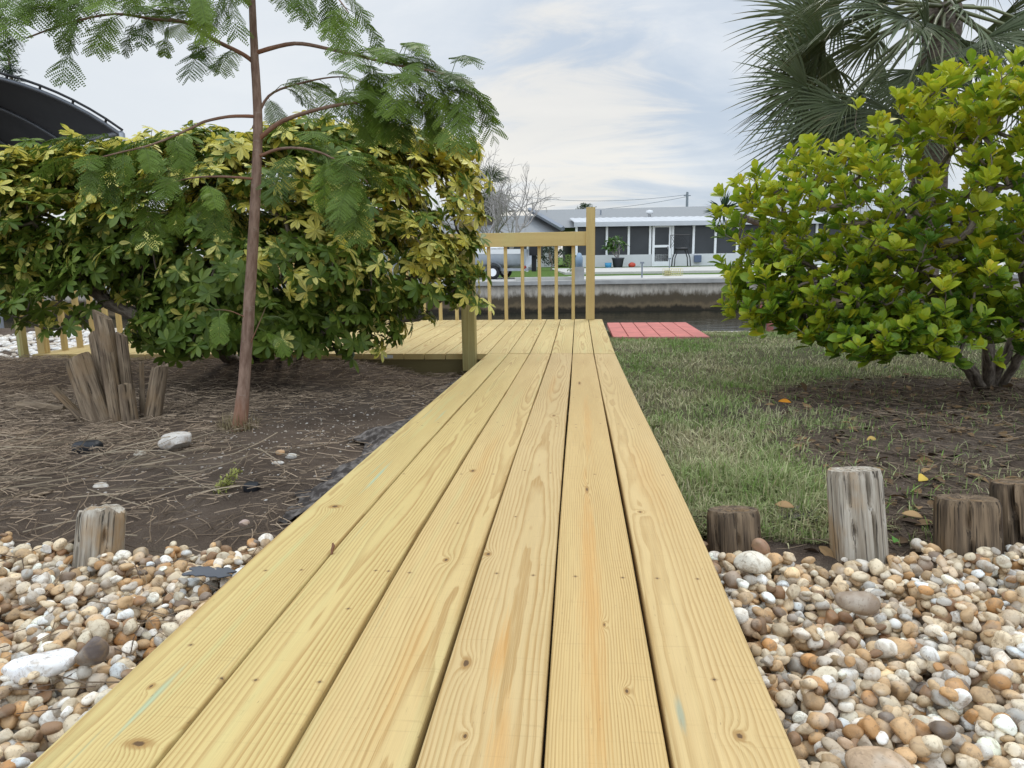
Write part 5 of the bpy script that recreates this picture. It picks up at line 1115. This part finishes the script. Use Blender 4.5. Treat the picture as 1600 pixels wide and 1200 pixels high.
# fallen branches
for lab, pl, r_ in (('weathered fallen branch lying at the left edge behind the stump', [(0, 583, 3.7), (40, 580, 3.7), (85, 577, 3.68), (112, 579, 3.66)], .011), ('peeling grey branch lying beneath the thin branch at the left edge', [(22, 600, 3.5), (50, 592, 3.5), (75, 590, 3.5), (95, 592, 3.5)], .024), ('thin pale stick lying before the stump at left', [(48, 757, 2.05), (64, 748, 2.08), (78, 740, 2.12)], .006), ('long bent twig lying across straw toward the sapling', [(240, 610, 3.05), (270, 640, 2.9), (300, 665, 2.8), (330, 690, 2.7)], .0035), ('grey stick lying in straw beside the rough stub', [(78, 842, 1.72), (100, 822, 1.76), (118, 806, 1.80)], .0055)):
    pts = smooth(poly(pl), 4); pts[:, 2] = gh(pts[:, 0], pts[:, 1]) + r_ * .9; g = Geo(); tube(g, pts, r_ * np.linspace(1, .7, len(pts)), 10, wob=.08); tag(obj('fallen_branch', g, M_st), lab, 'branch')
# black plastic scraps, landscape fabric
M_plas = plain('black_plastic', (.012, .013, .016), .45, var=.3, scale=20.)
def scrap(label, px, py, r, seed, scl): 
    p_ = G(px, py, -.13); p_[2] = gh(p_[0], p_[1]) + r * scl[2] * .6; q = np.random.default_rng(seed); V, Fc = ico(2)
    V = np.sign(V) * np.abs(V) ** .6; V = V * (1 + .18 * fbm(V[:, 0] * 2 + seed, V[:, 1] * 2 + V[:, 2], 3))[:, None] * np.array(scl) * r; g = Geo(); g.add(V + p_, Fc); tag(obj('plastic_scrap', g, M_plas, smooth=False), label, 'plastic scrap')
scrap('crumpled black plastic scrap in the straw below the stump', 138, 706, .05, 3, (1, .7, .55)); scrap('small square black plastic scrap on bare soil near the boardwalk', 394, 767, .024, 4, (1, .8, .7))
t = NT('landscape_fabric'); p = t.pos(); n = t.noise(p, 30., 4., .6); t.bsdf(t.mix(t.ramp(n, .4, .7), (.045, .037, .032), (.20, .175, .155)), .9, t.bump(n, .4, .005), .15); M_fab = t.m
g = Geo(); ysf = np.arange(1.75, 4.5, .03); nv = 9; V = []
for y_ in ysf:
    wdt = .085 + .05 * max(0, vnoise(np.array(y_ * 3.), np.array(1.))) + .16 * max(0, fbm(np.array(y_ * 7), np.array(2.)))
    for k_ in range(nv): u_ = k_ / (nv - 1); x_ = XL + .02 - wdt * 1.7 * u_; V.append((x_, y_ + .015 * math.sin(u_ * 9 + y_ * 20), float(gh(x_, y_)) + .004 + max(0, .032 * math.sin(PI * min(1, u_ * 1.1)) * (.35 + 1.5 * vnoise(np.array(y_ * 6.), np.array(5.))) + .022 * (fbm(np.array(y_ * 14.), np.array(u_ * 3.), 3)) * 2)))
m_ = len(ysf); g.add(V, [(i * nv + j, i * nv + j + 1, (i + 1) * nv + j + 1, (i + 1) * nv + j) for i in range(m_ - 1) for j in range(nv - 1)]); o = obj('landscape_fabric', g, M_fab); tag(o, 'crumpled black landscape fabric along the left edge of the boardwalk', 'fabric')
o.modifiers.new('thick', 'SOLIDIFY').thickness = .002
for lab, px, py, w_, h_ in (('torn grey landscape fabric sheet showing between gravel and boardwalk', 330, 905, .09, .035), ('dark landscape fabric patch between the two stubs at right', 1245, 805, .10, .08)):
    p_ = G(px, py, -.11); g = Geo(); k_ = 12; V = []
    for i in range(k_):
        for j in range(k_): x_ = p_[0] + w_ * (i / (k_ - 1) - .5) * (1 + .2 * math.sin(j)); y_ = p_[1] + h_ * (j / (k_ - 1) - .5) * (1.2 + .2 * math.cos(i * 2)); V.append((x_, y_, (-.092 if px < 600 else float(gh(x_, y_)) + .012) + .012 * float(fbm(np.array(x_ * 20.), np.array(y_ * 20.), 2))))
    g.add(V, [(i * k_ + j, (i + 1) * k_ + j, (i + 1) * k_ + j + 1, i * k_ + j + 1) for i in range(k_ - 1) for j in range(k_ - 1)]); o = obj('landscape_fabric', g, plain('grey_fabric', (.085, .09, .10), .6) if px < 600 else M_fab); tag(o, lab, 'fabric'); o.modifiers.new('thick', 'SOLIDIFY').thickness = .003

# ------------------------------------------------------------------ grass
def blades(x_, y_, L, wdt, colr, lean=.5):
    n = len(x_); z_ = gh(x_, y_) - .004; a_ = rng.random(n) * 2 * PI; d_ = np.stack([np.cos(a_), np.sin(a_)], -1); ln = np.abs(rng.normal(0, lean, n)); b_ = np.stack([x_, y_, z_], -1); V = np.zeros((n, 7, 3)); sx = np.stack([-d_[:, 1], d_[:, 0], np.zeros(n)], -1)
    for k_, u_ in enumerate((0, .4, .75, 1.)):
        c = b_ + np.concatenate([d_ * (L * ln * u_ ** 1.7)[:, None], (L * (u_ - .35 * np.minimum(ln, 1.2) * u_ ** 2))[:, None]], 1); hw = (wdt * (1, .9, .6, 0)[k_])[:, None]
        if k_ < 3: V[:, 2 * k_] = c - sx * hw; V[:, 2 * k_ + 1] = c + sx * hw
        else: V[:, 6] = c
    q = np.arange(n)[:, None] * 7; F4 = np.concatenate([q + np.array([0, 1, 3, 2]), q + np.array([2, 3, 5, 4])]); F3 = q + np.array([4, 5, 6]); C = np.zeros((n, 7, 4)); C[:, :, :3] = colr[:, None, :]; C[:, :2, :3] *= 1; return V.reshape(-1, 3), F4, F3, C.reshape(-1, 4)
g = Geo(); n = 150000; y_ = 1.66 + 6.76 * rng.random(n) ** 1.9; x_ = XR + .015 + (rng.random(n) ** 1.15) * np.minimum(5.2, .9 + .75 * y_)
mm = mulch_mask(x_, y_); patch = fbm(x_ * 1.6, y_ * 1.6, 4); dens = np.clip(.80 + 2.4 * patch, .10, 1) * (1 - .93 * mm); front = np.clip((y_ - 1.66) / .12, 0, 1); near_bare = np.clip((x_ - .62 - .18 * (fbm(x_ * 5, y_ * 5, 2) + .2)) / .12, 0, 1) * np.clip((3.0 - y_) / .4, 0, 1)
k_ = (rng.random(n) < dens * (.35 + .65 * front) * (1 - .93 * near_bare)) & ~((y_ > 6.70) & (y_ < 8.3) & (x_ < 1.26)); x_, y_, patch = x_[k_], y_[k_], patch[k_]; n = len(x_)
tl = np.exp(-(((x_ - .50) / .22) ** 2 + ((y_ - 2.0) / .16) ** 2)); L = rng.uniform(.018, .050, n) * (1 + .9 * tl) * np.clip(1.05 - .02 * y_, .7, 1.1); dry = np.clip(.43 - .25 * tl + 1.7 * fbm(x_ * 2.3 + 9, y_ * 2.3, 3) + rng.normal(0, .28, n), 0, 1)[:, None]
cg = np.array([.145, .23, .05]) * rng.uniform(.7, 1.5, (n, 1)); cd = np.array([.48, .42, .25]) * rng.uniform(.6, 1.2, (n, 1)); V, F4, F3, C = blades(x_, y_, L, rng.uniform(.0011, .0022, n) * np.clip(.8 + .14 * y_, 1, 2.2), cg * (1 - dry) + cd * dry, .9)
g.add(V, F4, C); g.Fs.append(F3)
t = NT('grass_blade'); at = t.attr('col'); t.leaf(at.outputs['Color'], .6, .25, spec=.2); M_grass = t.m
tag(obj('grass', g, M_grass, smooth=False), 'patchy green and straw-coloured lawn right of the boardwalk', 'grass', kind='stuff')
n = 220; a_ = rng.random(n) * 6.28; rr_ = .025 + .06 * rng.random(n) ** 1.5; dryc = scol(n, (.14, .11, .05), (.42, .34, .20)); V, F4, F3, C = blades(TB[0] + rr_ * np.cos(a_), TB[1] + rr_ * np.sin(a_), rng.uniform(.03, .10, n), rng.uniform(.0009, .0016, n), dryc, .7); g = Geo(); g.add(V, F4, C); g.Fs.append(F3); tag(obj('grass_tuft', g, M_grass, smooth=False), 'dry straw-coloured grass tuft around the foot of the sapling', 'grass tuft')
# mulch litter under the bush and along the front edge
n = 16000; x_ = rng.uniform(XR + .03, 3.6, n); y_ = rng.uniform(1.62, 4.8, n); mk = np.maximum(mulch_mask(x_, y_), np.clip((1.9 - y_) / .2, 0, .6)); mk = np.maximum(mk, np.clip((x_ - .62) / .2, 0, 1) * np.clip((3.0 - y_) / .4, 0, 1)); k_ = rng.random(n) < mk; p_ = np.stack([x_, y_, np.zeros(n)], -1)[k_]; n = len(p_); g = Geo(); g.add(*sticks(p_, rng.uniform(.02, .10, n), rng.uniform(.0007, .0016, n), scol(n, (.05, .036, .025), (.25, .185, .125)), .02, .4))
n = 2600; x_ = rng.uniform(XR + .03, 3.4, n); y_ = 1.62 + 3.0 * rng.random(n) ** 1.4; mk = mulch_mask(x_, y_) + .7 * np.clip((x_ - .62) / .2, 0, 1) * np.clip((2.9 - y_) / .3, 0, 1) + .15 * np.clip((2.2 - y_) / .3, 0, 1); k_ = rng.random(n) < mk; x_, y_ = x_[k_], y_[k_]; n = len(x_); pv, pf, pa = leafproto(4, [.05, .24, .26, .02], .3, .25); C = np.zeros((n, len(pv), 4)); C[:, :, :3] = scol(n, (.055, .035, .022), (.24, .15, .07))[:, None]
instance(g, pv, pf, np.stack([x_, y_, gh(x_, y_) + .008], -1), frames(rng.normal(size=(n, 3)) * np.array([1, 1, .2]), np.tile(up0, (n, 1)) + .35 * rng.normal(size=(n, 3))), rng.uniform(.025, .06, n), C)
tag(obj('leaf_litter', g, M_straw, smooth=False), 'dark fallen leaves and twigs under the yellow-green bush', 'leaf litter', kind='stuff')
# single fallen leaves
pv, pf, pa = leafproto(7, [.03, .16, .25, .28, .2, .02], .35, .25)
for lab, px, py, z, L, colr, az in (('orange fallen leaf on the grass edge beside the mulch', 1226, 630, -.125, .055, (.50, .20, .02), 2.8), ('yellow fallen leaf standing on mulch right of the tall stub', 1442, 752, -.09, .05, (.52, .36, .07), .7), ('tan curled leaf on soil between the two stubs', 1226, 795, -.085, .045, (.30, .19, .09), 2.9), ('pale curled leaf on mulch between the tall and squat stubs', 1425, 810, -.085, .045, (.36, .23, .11), 2.6), ('yellow fallen leaf on mulch before the bush trunk', 1362, 690, -.10, .04, (.40, .27, .08), .3), ('green weed leaf at the foot of the tall stub', 1398, 850, -.07, .028, (.07, .16, .03), 1.)):
    p_ = G(px, py, z); g = Geo(); d_ = np.array([math.cos(az), math.sin(az), .25]); g2 = np.zeros((1, len(pv), 4)); g2[:, :, :3] = colr; instance(g, pv, pf, p_[None] - d_ * L / 2 + up0 * .012, frames(d_[None], np.array([[.2, -.5, .8]])), np.array([L]), g2); o = obj('fallen_leaf', g, M_straw); tag(o, lab, 'leaf'); o.modifiers.new('thick', 'SOLIDIFY').thickness = .0008
# brown twig stuck in the gap between the first two planks
q_ = on_walk(517, 866); g = Geo(); tube(g, [q_ + [0, 0, -.01], q_ + [.002, .004, .008], q_ + [.003, .008, .014], q_ + [.001, .010, .019]], [.0022, .0030, .0032, .0016], 8); tag(obj('seed_pod', g, plain('brown_pod', (.16, .07, .03), .6)), 'small brown seed pod stuck upright between the first two planks', 'seed pod')
# low yellow-green weed in the straw
wp = G(340, 770, -.12); wp[2] = gh(wp[0], wp[1]); o = thing('weed', 'feathery yellow-green weed sprig lying on the soil by the gravel', 'weed', wp); g = Geo(); n = 260; a0 = wp; a1 = G(372, 742, -.10); u_ = rng.random(n); p_ = a0 + (a1 - a0) * u_[:, None] + rng.normal(0, .008, (n, 3)) + up0 * .012; pv, pf, pa = leafproto(3, [.05, .2, .02], .2, .1); instance(g, pv, pf, p_, frames(rng.normal(size=(n, 3)) + (a1 - a0) * 8, np.tile(up0, (n, 1)) + .4 * rng.normal(size=(n, 3))), rng.uniform(.008, .016, n), np.zeros((n, len(pv), 4))); obj('foliage', g, plain('weed_leaf', (.24, .24, .05), .6), o)
g = Geo(); tube(g, [a0, (a0 + a1) / 2 + up0 * .015, a1 + up0 * .01], .0016, 5); obj('stem', g, M_twig, o)
S.render.film_transparent = False
S.cycles.max_bounces = 8; S.cycles.transparent_max_bounces = 8
try: S.cycles.use_denoising = True
except Exception: pass
